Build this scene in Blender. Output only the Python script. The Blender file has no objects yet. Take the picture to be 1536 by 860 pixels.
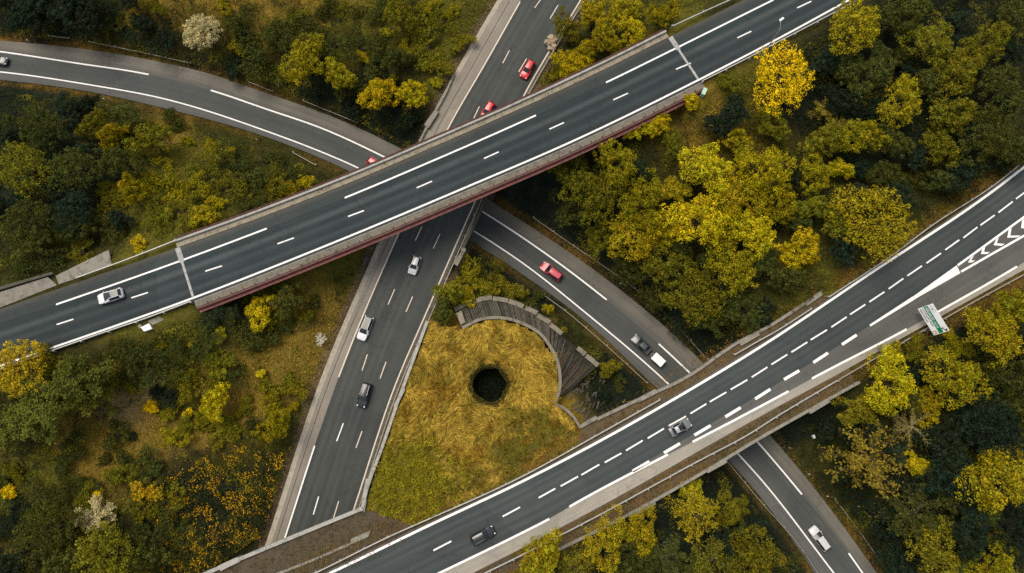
import bpy, bmesh, math, random
import numpy as np
from mathutils import Vector, Matrix
R = math.radians
random.seed(7)
rng = np.random.default_rng(11)
scn = bpy.context.scene
COL = scn.collection

# ------------------------------------------------------------------ camera, sky, sun, exposure
HC, TILT, FOC = 133.0, 0.18, 1038.0
TH = math.atan(TILT)
cam = bpy.data.cameras.new('drone_camera')
cam.sensor_width = 36.0
cam.lens = FOC / 1536 * 36.0
cam.clip_start, cam.clip_end = 1.0, 5000.0
camo = bpy.data.objects.new('drone_camera', cam)
COL.objects.link(camo)
camo.location = (0, 0, HC)
camo.rotation_euler = (TH, 0, 0)
scn.camera = camo

SUN_EL, SUN_AZ = 64.0, 318.0          # degrees; azimuth clockwise from +Y
world = bpy.data.worlds.new('World')
scn.world = world
world.use_nodes = True
wn = world.node_tree
bg = wn.nodes['Background']
sky = wn.nodes.new('ShaderNodeTexSky')
sky.sky_type = 'NISHITA'
sky.sun_disc = False
sky.sun_elevation = R(SUN_EL)
sky.sun_rotation = R(SUN_AZ)
sky.air_density, sky.dust_density, sky.ozone_density = 1.0, 2.5, 1.0
hs_ = wn.nodes.new('ShaderNodeHueSaturation')      # thin cloud greys the blue
hs_.inputs['Saturation'].default_value = 0.45
wn.links.new(sky.outputs[0], hs_.inputs['Color'])
wn.links.new(hs_.outputs[0], bg.inputs[0])
bg.inputs[1].default_value = 0.095
sun = bpy.data.lights.new('sun', 'SUN')
sun.energy = 1.5
sun.angle = R(38)
sun.color = (1.0, 0.90, 0.74)
suno = bpy.data.objects.new('sun', sun)
COL.objects.link(suno)
az, el = R(SUN_AZ), R(SUN_EL)
sdir = Vector((math.sin(az) * math.cos(el), math.cos(az) * math.cos(el), math.sin(el)))
suno.rotation_euler = sdir.to_track_quat('Z', 'Y').to_euler()
suno.location = sdir * 300
scn.view_settings.view_transform = 'Standard'
scn.view_settings.look = 'None'
scn.view_settings.exposure = 0.95
scn.view_settings.gamma = 1.0
scn.view_settings.use_curve_mapping = False
scn.cycles.use_denoising = False
scn.cycles.max_bounces = 6
scn.cycles.diffuse_bounces = 2
scn.cycles.transmission_bounces = 3

# ------------------------------------------------------------------ helpers
CT, ST = math.cos(TH), math.sin(TH)

def at(px, py, z):
    """the place on the level z that stands at this spot of the survey photograph"""
    u = (px - 768) / FOC
    v = -(py - 430) / FOC
    d = (u, v * CT + ST, v * ST - CT)
    k = (z - HC) / d[2]
    return Vector((d[0] * k, d[1] * k, z))

def to_px(x, y, z):
    zz = z - HC
    yc = y * CT + zz * ST
    zc = -y * ST + zz * CT
    return 768 + FOC * x / -zc, 430 - FOC * yc / -zc

def tag(o, label=None, cat=None, group=None, kind=None):
    if label: o['label'] = label
    if cat: o['category'] = cat
    if group: o['group'] = group
    if kind: o['kind'] = kind
    return o

def link(name, me, parent=None, mat=None):
    o = bpy.data.objects.new(name, me)
    COL.objects.link(o)
    if parent: o.parent = parent
    if mat is not None and me is not None:
        for m in (mat if isinstance(mat, (list, tuple)) else [mat]):
            me.materials.append(m)
    return o

def empty(name, loc, rz=0.0):
    o = bpy.data.objects.new(name, None)
    COL.objects.link(o)
    o.location = loc
    o.rotation_euler = (0, 0, rz)
    o.empty_display_size = 0.3
    return o

class MB:
    """collects faces for one mesh"""
    def __init__(s): s.v, s.f, s.m, s.uv = [], [], [], []
    def vert(s, p): s.v.append(tuple(p)); return len(s.v) - 1
    def face(s, pts, m=0, uv=None):
        i = len(s.v)
        s.v += [tuple(p) for p in pts]
        s.f.append(tuple(range(i, i + len(pts)))); s.m.append(m); s.uv.append(uv)
    def prism(s, poly, z0, z1, m=0):
        n = len(poly)
        a = sum(poly[i][0] * poly[(i + 1) % n][1] - poly[(i + 1) % n][0] * poly[i][1] for i in range(n))
        if a < 0: poly = poly[::-1]
        i = len(s.v)
        s.v += [(p[0], p[1], z0) for p in poly] + [(p[0], p[1], z1) for p in poly]
        s.f.append(tuple(range(i + n, i + 2 * n))); s.m.append(m); s.uv.append(None)
        s.f.append(tuple(reversed(range(i, i + n)))); s.m.append(m); s.uv.append(None)
        for k in range(n):
            j = (k + 1) % n
            s.f.append((i + k, i + j, i + n + j, i + n + k)); s.m.append(m); s.uv.append(None)
    def box(s, c, d, rz=0.0, m=0):
        cx, cy, cz = c; a, b, h = d[0] / 2, d[1] / 2, d[2] / 2
        co, si = math.cos(rz), math.sin(rz)
        poly = [(cx + x * co - y * si, cy + x * si + y * co) for x, y in ((-a, -b), (a, -b), (a, b), (-a, b))]
        s.prism(poly, cz - h, cz + h, m)
    def sweep(s, line, prof, m=0, cap=True):
        """profile [(offset to the left, height)] swept along a 3-D polyline, closed profile"""
        n, k = len(line), len(prof)
        base = len(s.v)
        for i in range(n):
            a, b = line[max(i - 1, 0)], line[min(i + 1, n - 1)]
            t = Vector((b[0] - a[0], b[1] - a[1])).normalized()
            nx, ny = -t.y, t.x
            for o, h in prof:
                s.v.append((line[i][0] + nx * o, line[i][1] + ny * o, line[i][2] + h))
        for i in range(n - 1):
            for j in range(k):
                j2 = (j + 1) % k
                s.f.append((base + i * k + j, base + i * k + j2, base + (i + 1) * k + j2, base + (i + 1) * k + j))
                s.m.append(m); s.uv.append(None)
        if cap:
            s.f.append(tuple(base + j for j in range(k))); s.m.append(m); s.uv.append(None)
            s.f.append(tuple(base + (n - 1) * k + j for j in reversed(range(k)))); s.m.append(m); s.uv.append(None)
    def tube(s, p0, p1, r0, r1, n=6, m=0):
        p0, p1 = Vector(p0), Vector(p1)
        d = (p1 - p0)
        if d.length < 1e-6: return
        q = d.to_track_quat('Z', 'Y')
        base = len(s.v)
        for p, r in ((p0, r0), (p1, r1)):
            for k in range(n):
                a = 2 * math.pi * k / n
                s.v.append(tuple(p + q @ Vector((r * math.cos(a), r * math.sin(a), 0))))
        for k in range(n):
            j = (k + 1) % n
            s.f.append((base + k, base + j, base + n + j, base + n + k)); s.m.append(m); s.uv.append(None)
        s.f.append(tuple(base + n + k for k in range(n))); s.m.append(m); s.uv.append(None)
        s.f.append(tuple(base + k for k in reversed(range(n)))); s.m.append(m); s.uv.append(None)
    def ball(s, c, r, nu=10, nv=6, m=0):
        base = len(s.v)
        r = r if isinstance(r, (tuple, list)) else (r, r, r)
        for i in range(nv + 1):
            t = math.pi * i / nv
            for j in range(nu):
                a = 2 * math.pi * j / nu
                s.v.append((c[0] + r[0] * math.sin(t) * math.cos(a), c[1] + r[1] * math.sin(t) * math.sin(a), c[2] + r[2] * math.cos(t)))
        for i in range(nv):
            for j in range(nu):
                j2 = (j + 1) % nu
                s.f.append((base + i * nu + j, base + (i + 1) * nu + j, base + (i + 1) * nu + j2, base + i * nu + j2))
                s.m.append(m); s.uv.append(None)
    def mesh(s, name, fix=True):
        me = bpy.data.meshes.new(name)
        me.from_pydata(s.v, [], s.f)
        me.polygons.foreach_set('material_index', s.m)
        if any(u is not None for u in s.uv):
            l = me.uv_layers.new(name='UVMap')
            k = 0
            for f, u in zip(s.f, s.uv):
                for q in range(len(f)):
                    l.data[k].uv = u[q] if u is not None else (0, 0)
                    k += 1
        if fix:
            bm = bmesh.new(); bm.from_mesh(me)
            bmesh.ops.remove_doubles(bm, verts=bm.verts, dist=0.0005)
            bmesh.ops.recalc_face_normals(bm, faces=bm.faces)
            bm.to_mesh(me); bm.free()
        me.update()
        return me
    def build(s, name, mat, parent=None, smooth=False, fix=True):
        me = s.mesh(name, fix)
        if smooth:
            me.polygons.foreach_set('use_smooth', [True] * len(me.polygons))
        return link(name, me, parent, mat)

def bevel(o, w=0.02, seg=2):
    md = o.modifiers.new('bevel', 'BEVEL'); md.width = w; md.segments = seg; md.limit_method = 'ANGLE'
    return o

def catmull(pts, step=1.5):
    p = [Vector(q) for q in pts]
    p = [p[0] * 2 - p[1]] + p + [p[-1] * 2 - p[-2]]
    out = []
    for i in range(1, len(p) - 2):
        a, b, c, d = p[i - 1], p[i], p[i + 1], p[i + 2]
        n = max(1, int((c - b).length / step))
        # centripetal-ish tangents keep unequal spans from overshooting
        l1, l2, l3 = max((b - a).length, 1e-3), max((c - b).length, 1e-3), max((d - c).length, 1e-3)
        m1 = ((c - b) / l2 * l1 + (b - a) / l1 * l2) / (l1 + l2) * l2
        m2 = ((d - c) / l3 * l2 + (c - b) / l2 * l3) / (l2 + l3) * l2
        for k in range(n):
            t = k / n
            h00, h10, h01, h11 = 2*t**3-3*t*t+1, t**3-2*t*t+t, -2*t**3+3*t*t, t**3-t*t
            out.append(b * h00 + m1 * h10 + c * h01 + m2 * h11)
    out.append(p[-2])
    return out

def resample(line, n):
    L = [0.0]
    for a, b in zip(line, line[1:]): L.append(L[-1] + (b - a).length)
    out = []; j = 0
    for i in range(n):
        s = L[-1] * i / (n - 1)
        while j < len(line) - 2 and L[j + 1] < s: j += 1
        t = (s - L[j]) / max(L[j + 1] - L[j], 1e-9)
        out.append(line[j].lerp(line[j + 1], min(max(t, 0), 1)))
    return out

def extend(line, d0, d1):
    a = line[0] + (line[0] - line[2]).normalized() * d0
    b = line[-1] + (line[-1] - line[-3]).normalized() * d1
    return [a] + line + [b]

def offset(line, d):
    out = []
    for i, p in enumerate(line):
        a, b = line[max(i - 1, 0)], line[min(i + 1, len(line) - 1)]
        t = Vector((b.x - a.x, b.y - a.y)).normalized()
        out.append(Vector((p.x - t.y * d, p.y + t.x * d, p.z)))
    return out

def lift(line, h): return [Vector((p.x, p.y, p.z + h)) for p in line]

def zc(f): return f if callable(f) else (lambda px, py: f)

def curve(pxs, z, step=1.5):
    f = zc(z)
    return catmull([at(x, y, f(x, y)) for x, y in pxs], step)

# value noise on numpy arrays
def vnoise(x, y, seed=0):
    xi, yi = np.floor(x).astype(np.int64), np.floor(y).astype(np.int64)
    xf, yf = x - xi, y - yi
    def h(a, b):
        n = (a * 374761393 + b * 668265263 + seed * 974634777) & 0xFFFFFFFF
        n = ((n ^ (n >> 13)) * 1274126177) & 0xFFFFFFFF
        n = n ^ (n >> 16)
        return (n & 0xFFFF) / 65535.0
    u, v = xf * xf * (3 - 2 * xf), yf * yf * (3 - 2 * yf)
    return (h(xi, yi) * (1 - u) + h(xi + 1, yi) * u) * (1 - v) + (h(xi, yi + 1) * (1 - u) + h(xi + 1, yi + 1) * u) * v

def fbm(x, y, seed=0, o=4):
    s, a, t = 0, 0.5, 0
    for k in range(o):
        s = s + a * vnoise(x * 2 ** k, y * 2 ** k, seed + k); t += a; a *= 0.5
    return s / t

def inside(x, y, poly):
    p = np.array([(q[0], q[1]) for q in poly])
    r = np.zeros(x.shape, bool)
    j = len(p) - 1
    for i in range(len(p)):
        c = ((p[i, 1] > y) != (p[j, 1] > y))
        with np.errstate(divide='ignore', invalid='ignore'):
            xx = (p[j, 0] - p[i, 0]) * (y - p[i, 1]) / (p[j, 1] - p[i, 1]) + p[i, 0]
        r ^= c & (x < xx)
        j = i
    return r

def dist_line(x, y, line):
    """distance to the points of a dense polyline, and the height of the nearest one"""
    P = np.array([(p[0], p[1]) for p in line]); Z = np.array([p[2] for p in line])
    d = np.empty(x.shape); z = np.empty(x.shape); idx = np.empty(x.shape, int)
    fx, fy = x.ravel(), y.ravel()
    dr, zr, ir = d.ravel(), z.ravel(), idx.ravel()
    for s in range(0, len(fx), 20000):
        q = (fx[s:s+20000, None] - P[None, :, 0]) ** 2 + (fy[s:s+20000, None] - P[None, :, 1]) ** 2
        k = q.argmin(1)
        dr[s:s+20000] = np.sqrt(q[np.arange(len(k)), k]); zr[s:s+20000] = Z[k]; ir[s:s+20000] = k
    return dr.reshape(x.shape), zr.reshape(x.shape), ir.reshape(x.shape)

# ------------------------------------------------------------------ materials
def nmat(name, rough=0.8, spec=0.3):
    m = bpy.data.materials.new(name); m.use_nodes = True
    nt = m.node_tree; b = nt.nodes['Principled BSDF']
    b.inputs['Roughness'].default_value = rough
    b.inputs['Specular IOR Level'].default_value = spec
    return m, nt, b

def node(nt, t, **kw):
    n = nt.nodes.new(t)
    for k, v in kw.items(): setattr(n, k, v)
    return n

def noise_ramp(nt, vec, scale, stops, detail=4.0, rough=0.6):
    n = node(nt, 'ShaderNodeTexNoise'); n.inputs['Scale'].default_value = scale
    n.inputs['Detail'].default_value = detail; n.inputs['Roughness'].default_value = rough
    nt.links.new(vec, n.inputs['Vector'])
    r = node(nt, 'ShaderNodeValToRGB')
    while len(r.color_ramp.elements) < len(stops): r.color_ramp.elements.new(0.5)
    for e, (p, c) in zip(r.color_ramp.elements, stops):
        e.position = p; e.color = (*c, 1) if len(c) == 3 else c
    nt.links.new(n.outputs['Fac'], r.inputs['Fac'])
    return n, r

def mixc(nt, a, b, fac, mode='MIX'):
    m = node(nt, 'ShaderNodeMix', data_type='RGBA', blend_type=mode)
    for s, v in ((m.inputs[6], a), (m.inputs[7], b), (m.inputs[0], fac)):
        if hasattr(v, 'is_output'): nt.links.new(v, s)
        elif isinstance(v, (int, float)): s.default_value = v
        else: s.default_value = (*v, 1)
    return m.outputs[2]

def bump(nt, b, src, strength, dist=0.02):
    bp = node(nt, 'ShaderNodeBump'); bp.inputs['Strength'].default_value = strength; bp.inputs['Distance'].default_value = dist
    nt.links.new(src, bp.inputs['Height']); nt.links.new(bp.outputs[0], b.inputs['Normal'])

def plain(name, col, rough=0.6, spec=0.4, metal=0.0, var=0.12, scale=3.0, coat=0.0):
    m, nt, b = nmat(name, rough, spec)
    b.inputs['Metallic'].default_value = metal
    b.inputs['Coat Weight'].default_value = coat
    b.inputs['Coat Roughness'].default_value = 0.08
    tc = node(nt, 'ShaderNodeTexCoord')
    lo = tuple(c * (1 - var) for c in col); hi = tuple(min(1, c * (1 + var)) for c in col)
    n, r = noise_ramp(nt, tc.outputs['Object'], scale, [(0.3, lo), (0.7, hi)])
    nt.links.new(r.outputs[0], b.inputs['Base Color'])
    return m

def concrete(name, col, dark=0.45):
    m, nt, b = nmat(name, 0.9, 0.2)
    g = node(nt, 'ShaderNodeNewGeometry').outputs['Position']
    n, r = noise_ramp(nt, g, 0.9, [(0.32, tuple(c * dark for c in col)), (0.5, col), (0.75, tuple(c * 1.15 for c in col))], 8, 0.7)
    n2, r2 = noise_ramp(nt, g, 7.0, [(0.35, (0.62, 0.62, 0.6)), (0.6, (1.05, 1.04, 1.0))], 6)
    c = mixc(nt, r.outputs[0], r2.outputs[0], 1.0, 'MULTIPLY')
    nt.links.new(c, b.inputs['Base Color'])
    bump(nt, b, n2.outputs['Fac'], 0.3)
    return m

def asphalt(name, col, wear, bands=(), side=(0.0, 0.0), tint=None):
    """col: base, wear: colour of the polished wheel bands; bands: list of (v centre, half width, amount) across the strip"""
    m, nt, b = nmat(name, 0.88, 0.25)
    uv = node(nt, 'ShaderNodeUVMap'); uv.uv_map = 'UVMap'
    sep = node(nt, 'ShaderNodeSeparateXYZ'); nt.links.new(uv.outputs[0], sep.inputs[0])
    g = node(nt, 'ShaderNodeNewGeometry').outputs['Position']
    # long streaks along the lane
    mp = node(nt, 'ShaderNodeMapping'); mp.inputs['Scale'].default_value = (0.035, 9.0, 1.0)
    nt.links.new(uv.outputs[0], mp.inputs['Vector'])
    n0, r0 = noise_ramp(nt, mp.outputs[0], 1.0, [(0.3, (0.84, 0.84, 0.85)), (0.7, (1.16, 1.15, 1.13))], 4)
    c = mixc(nt, col, r0.outputs[0], 1.0, 'MULTIPLY')
    n1, r1 = noise_ramp(nt, g, 0.16, [(0.3, (0.86, 0.87, 0.88)), (0.7, (1.14, 1.13, 1.1))], 5)
    c = mixc(nt, c, r1.outputs[0], 1.0, 'MULTIPLY')
    for (vc, hw, amt) in bands:
        d = node(nt, 'ShaderNodeMath', operation='SUBTRACT'); nt.links.new(sep.outputs['Y'], d.inputs[0]); d.inputs[1].default_value = vc
        a = node(nt, 'ShaderNodeMath', operation='ABSOLUTE'); nt.links.new(d.outputs[0], a.inputs[0])
        mr = node(nt, 'ShaderNodeMapRange', interpolation_type='SMOOTHSTEP'); nt.links.new(a.outputs[0], mr.inputs['Value'])
        mr.inputs['From Min'].default_value = 0; mr.inputs['From Max'].default_value = hw
        mr.inputs['To Min'].default_value = amt; mr.inputs['To Max'].default_value = 0
        c = mixc(nt, c, wear, mr.outputs[0])
    n2, r2 = noise_ramp(nt, g, 5.0, [(0.25, (0.72, 0.72, 0.72)), (0.75, (1.28, 1.28, 1.27))], 8, 0.8)
    c = mixc(nt, c, r2.outputs[0], 1.0, 'MULTIPLY')
    # tar seams and small dark patches
    n3, r3 = noise_ramp(nt, g, 0.45, [(0.30, (0.7, 0.7, 0.7)), (0.36, (1, 1, 1))], 7, 0.65)
    c = mixc(nt, c, r3.outputs[0], 0.5, 'MULTIPLY')
    vor = node(nt, 'ShaderNodeTexVoronoi', feature='DISTANCE_TO_EDGE'); vor.inputs['Scale'].default_value = 0.11
    wv = node(nt, 'ShaderNodeVectorMath', operation='ADD'); nt.links.new(g, wv.inputs[0])
    n4 = node(nt, 'ShaderNodeTexNoise'); n4.inputs['Scale'].default_value = .5; n4.inputs['Detail'].default_value = 5; nt.links.new(g, n4.inputs['Vector'])
    sc4 = node(nt, 'ShaderNodeVectorMath', operation='SCALE'); sc4.inputs['Scale'].default_value = 5.0; nt.links.new(n4.outputs['Color'], sc4.inputs[0]); nt.links.new(sc4.outputs[0], wv.inputs[1])
    nt.links.new(wv.outputs[0], vor.inputs['Vector'])
    cr = node(nt, 'ShaderNodeMapRange'); cr.inputs['From Min'].default_value = 0.0; cr.inputs['From Max'].default_value = 0.012; cr.inputs['To Min'].default_value = .45; cr.inputs['To Max'].default_value = 0.0
    nt.links.new(vor.outputs['Distance'], cr.inputs['Value'])
    c = mixc(nt, c, tuple(q * .45 for q in col), cr.outputs[0])
    # faint rectangular resurfacing by lane length
    mp2 = node(nt, 'ShaderNodeMapping'); mp2.inputs['Scale'].default_value = (0.021, 0.5, 1); nt.links.new(uv.outputs[0], mp2.inputs['Vector'])
    wn_ = node(nt, 'ShaderNodeTexVoronoi'); wn_.inputs['Scale'].default_value = 1.0; wn_.inputs['Randomness'].default_value = .6; nt.links.new(mp2.outputs[0], wn_.inputs['Vector'])
    hsv = node(nt, 'ShaderNodeSeparateXYZ'); nt.links.new(wn_.outputs['Color'], hsv.inputs[0])
    mr2 = node(nt, 'ShaderNodeMapRange'); mr2.inputs['To Min'].default_value = .90; mr2.inputs['To Max'].default_value = 1.10; nt.links.new(hsv.outputs[0], mr2.inputs['Value'])
    vm = node(nt, 'ShaderNodeVectorMath', operation='SCALE'); nt.links.new(c, vm.inputs[0]); nt.links.new(mr2.outputs[0], vm.inputs['Scale'])
    c = vm.outputs[0]
    nt.links.new(c, b.inputs['Base Color'])
    bump(nt, b, n2.outputs['Fac'], 0.4, 0.01)
    return m

def paint_line(name, col):
    m, nt, b = nmat(name, 0.7, 0.3)
    g = node(nt, 'ShaderNodeNewGeometry').outputs['Position']
    n, r = noise_ramp(nt, g, 3.0, [(0.30, tuple(c * 0.35 for c in col)), (0.46, tuple(c * .9 for c in col)), (0.7, col)], 9, 0.78)
    nt.links.new(r.outputs[0], b.inputs['Base Color'])
    return m

def leafmat(name, use_obj=True, trans=0.09):
    m, nt, b = nmat(name, 0.85, 0.02)
    a = node(nt, 'ShaderNodeAttribute'); a.attribute_name = 'tint'
    if use_obj:
        oi = node(nt, 'ShaderNodeObjectInfo')
        c = mixc(nt, oi.outputs['Color'], a.outputs['Color'], 1.0, 'MULTIPLY')
    else:
        c = a.outputs['Color']
    nt.links.new(c, b.inputs['Base Color'])
    t = node(nt, 'ShaderNodeBsdfTranslucent'); nt.links.new(c, t.inputs['Color'])
    ms = node(nt, 'ShaderNodeMixShader'); ms.inputs[0].default_value = trans
    nt.links.new(b.outputs[0], ms.inputs[1]); nt.links.new(t.outputs[0], ms.inputs[2])
    nt.links.new(ms.outputs[0], nt.nodes['Material Output'].inputs['Surface'])
    return m

M = {}
M['leaf'] = leafmat('leaf')
M['leaf_own'] = leafmat('mixed_leaf', use_obj=False, trans=0.12)
M['bark'] = plain('bark', (0.055, 0.042, 0.028), 0.9, 0.1, var=0.4, scale=4)
M['concrete'] = concrete('weathered_concrete', (0.23, 0.215, 0.18))
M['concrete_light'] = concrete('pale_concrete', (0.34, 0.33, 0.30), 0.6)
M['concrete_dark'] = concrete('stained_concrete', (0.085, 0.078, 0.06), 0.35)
M['walk'] = concrete('stained_walkway', (0.165, 0.145, 0.115), 0.5)
M['rib_a'] = concrete('weathered_rib', (0.135, 0.122, 0.095), 0.35)
M['rib_b'] = concrete('rusty_rib', (0.11, 0.07, 0.04), 0.35)
M['slope_dark'] = concrete('near_black_slope', (0.030, 0.028, 0.02), 0.4)  # near-black tone beneath the paler ribs
M['rim'] = concrete('mossy_rim', (0.20, 0.178, 0.135), 0.4)
M['sand_kerb'] = concrete('gritty_footway', (0.27, 0.235, 0.175), 0.5)
M['flange_red_lit'] = plain('top_lit_red_steel', (0.33, 0.125, 0.10), 0.7, 0.3, var=0.28, scale=1.2)  # light from above put into this paler red of the flange
M['red_steel_dark'] = plain('dark_red_steel', (0.115, 0.042, 0.034), 0.65, 0.3, var=0.3, scale=1.2)  # same red in a darker tone for web, posts and brackets
M['beam_dark_red'] = plain('darkest_red_steel', (0.065, 0.026, 0.020), 0.7, 0.2, var=0.35, scale=1.2)  # darkest tone of the red, for the upper edge beam
M['galv'] = plain('galvanised_steel', (0.34, 0.34, 0.31), 0.55, 0.5, metal=0.3, var=0.2, scale=2)
M['galv_dull'] = plain('dull_galvanised_steel', (0.24, 0.22, 0.17), 0.6, 0.5, metal=0.2, var=0.2, scale=2)
M['paint'] = paint_line('road_paint', (0.80, 0.78, 0.74))
M['paint_cream'] = paint_line('aged_road_paint', (0.62, 0.53, 0.42))
M['joint'] = plain('joint_mortar', (0.30, 0.29, 0.28), 0.9, 0.2, var=0.3, scale=2)
M['seam'] = plain('tar_seam', (0.03, 0.028, 0.026), 0.9, 0.2)
M['asp_over'] = asphalt('overpass_asphalt', (0.0225, 0.0305, 0.0320), (0.056, 0.066, 0.067), [(0.27, 0.12, 0.85), (0.52, 0.10, 0.35), (0.80, 0.10, 0.4)])
M['asp_over_sh'] = asphalt('overpass_shoulder_asphalt', (0.034, 0.041, 0.040), (0.085, 0.075, 0.058), [(0.0, 0.5, 0.6)])
M['asp_mid'] = asphalt('trunk_road_asphalt', (0.048, 0.053, 0.049), (0.078, 0.080, 0.070), [(0.12, 0.07, 0.5), (0.24, 0.06, 0.4), (0.45, 0.06, 0.4), (0.57, 0.06, 0.35), (0.83, 0.1, 0.2)])
M['asp_mid_sh'] = asphalt('trunk_road_shoulder', (0.215, 0.19, 0.155), (0.13, 0.12, 0.10), [(1.0, 0.35, 0.3)])
M['kerb_mid'] = concrete('shoulder_edge_concrete', (0.36, 0.32, 0.26), 0.7)
M['asp_slip'] = asphalt('slip_road_asphalt', (0.060, 0.064, 0.060), (0.048, 0.053, 0.05), [(0.5, 0.3, 0.5)])
M['asp_slip_up'] = asphalt('slip_road_wide_shoulder', (0.125, 0.115, 0.096), (0.07, 0.072, 0.066), [(1.0, 0.45, 0.8)])
M['asp_slip_lo'] = asphalt('slip_road_narrow_shoulder', (0.080, 0.081, 0.076), (0.1, 0.1, 0.09), [(0.5, 0.3, 0.3)])
M['asp_hwy'] = asphalt('motorway_asphalt', (0.041, 0.050, 0.0495), (0.069, 0.073, 0.069), [(0.2, 0.08, 0.5), (0.36, 0.08, 0.4), (0.67, 0.08, 0.4), (0.84, 0.08, 0.3)])
M['asp_hwy_exit'] = asphalt('motorway_exit_lane_asphalt', (0.090, 0.089, 0.079), (0.07, 0.072, 0.066), [(0.5, 0.3, 0.3)])
M['asp_hwy_sh'] = asphalt('motorway_hard_shoulder', (0.27, 0.245, 0.205), (0.19, 0.175, 0.15), [(0.0, 0.3, 0.3)])
M['edge_grit'] = concrete('grit_edge', (0.10, 0.092, 0.078), 0.5)
M['gravel'] = concrete('gravel', (0.22, 0.20, 0.17), 0.6)
M['glass'] = plain('car_glass', (0.012, 0.016, 0.017), 0.06, 0.5, var=0.05)
M['rubber'] = plain('tyre_rubber', (0.012, 0.012, 0.012), 0.85, 0.2)
M['alloy'] = plain('alloy_rim', (0.35, 0.35, 0.36), 0.3, 0.5, metal=0.8)
M['lamp_glass'] = plain('headlight_lens', (0.72, 0.73, 0.72), 0.15, 0.6, var=0.04)
M['tail_red'] = plain('tail_light_lens', (0.30, 0.012, 0.015), 0.25, 0.5, var=0.05)
M['trim'] = plain('black_trim', (0.012, 0.013, 0.013), 0.5, 0.4)
M['white'] = plain('white_sheet', (0.74, 0.74, 0.73), 0.5, 0.4, var=0.05)
M['sign_green'] = plain('sign_green_film', (0.008, 0.19, 0.085), 0.4, 0.4, var=0.06)
M['sign_black'] = plain('sign_black_film', (0.02, 0.02, 0.02), 0.5, 0.3)
M['sign_grey'] = plain('sign_grey_film', (0.33, 0.34, 0.35), 0.5, 0.3)
M['sign_beige'] = plain('sign_beige_film', (0.50, 0.36, 0.20), 0.5, 0.3)
M['mint'] = plain('mint_painted_metal', (0.33, 0.50, 0.36), 0.5, 0.4, var=0.1)

# ------------------------------------------------------------------ road lines, read off the survey photograph on each road's own level
Z_TOP, Z_HWY = 16.5, 10.0
def z_mid(px, py): return 6.0 - 1.5 * min(max((py - 380) / 420.0, 0), 1.3)
def z_slip(px, py): return 2.6 * min(max((600 - px) / 600.0, 0), 1.3)
EXT = 90

T_low = curve([(0, 549), (20, 542), (290, 447), (500, 364.3), (705, 278.5), (860, 211.5), (1050, 119), (1160, 62), (1274, 0)], Z_TOP)
T_up = curve([(0, 485.5), (84, 457), (272, 391), (400, 343), (517, 297), (650, 241), (780, 184), (909, 124), (1010, 74.5), (1160, 0)], Z_TOP)
T_upedge = curve([(0, 464), (118, 423), (266, 371.5), (400, 323), (530, 272), (656, 218), (780, 163.5), (909, 103), (1003, 56), (1117, -1)], Z_TOP)
T_lowedge = offset(T_low, -0.62)
H_up = curve([(450, 881), (495, 860), (640, 790), (780, 724), (1060, 570), (1136, 523.5), (1300, 414), (1498.6, 280), (1536, 251)], Z_HWY)
H_upedge = offset(H_up, 0.55)
H_div = curve([(600, 887), (656.6, 859), (780, 799), (824, 777), (950, 704.5), (1020, 663.5), (1111, 609.5), (1199, 555.5), (1285, 501), (1305, 488), (1436, 398), (1536, 324)], Z_HWY)
H_low = curve([(600, 888), (656.6, 861), (780, 801), (824, 778.5), (854, 760.5), (1002, 682), (1039, 663), (1183, 587), (1218, 568), (1360, 494), (1405, 469), (1525.5, 400), (1545, 388)], Z_HWY)
H_lowedge = curve([(640, 897), (700, 865), (780, 824), (969, 722), (1063.5, 668), (1160, 614), (1254, 563), (1338, 516), (1420, 470), (1545, 400)], Z_HWY)
M_left = curve([(780, 3), (728, 95), (675, 187), (601, 344), (508, 566), (472, 669), (427, 808), (405, 875)], z_mid)
M_right = curve([(871, 0), (784, 147), (717, 293), (640, 468), (596, 570), (530, 766), (505, 840)], z_mid)
M_leftedge = curve([(746, 0), (683, 108), (628, 212), (569, 359), (484, 560), (400, 811), (380, 870)], z_mid)
M_rightedge = offset(M_right, 0.75)
S_up = curve([(-20, 75), (0, 77.6), (112, 94.5), (223, 112), (316, 135.6), (400, 164), (481, 192), (577, 236), (721, 316), (780, 354), (910, 450), (988, 516), (1033, 558), (1136, 663), (1203, 742), (1273, 830), (1294, 860)], z_slip)
S_low = curve([(-20, 106), (0, 108), (135, 127.5), (236, 146), (400, 197), (537, 252), (620, 295), (708, 345), (780, 392), (878, 469), (996, 570), (1106, 680), (1136, 713), (1251, 860)], z_slip)
S_upedge = curve([(-20, 59.5), (0, 61), (182, 82), (304, 108), (400, 140), (515, 182), (601, 223), (680, 267), (760, 317), (895, 408), (996, 489), (1040, 530), (1100, 594), (1156, 654), (1237, 752), (1316, 860)], z_slip)
S_lowedge = curve([(-20, 118), (0, 120), (135, 138), (236, 160), (400, 206), (515, 253), (600, 299), (690, 352), (760, 396), (878, 482), (962, 560), (1050, 646), (1136, 740), (1214, 848), (1225, 865)], z_slip)

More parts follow.
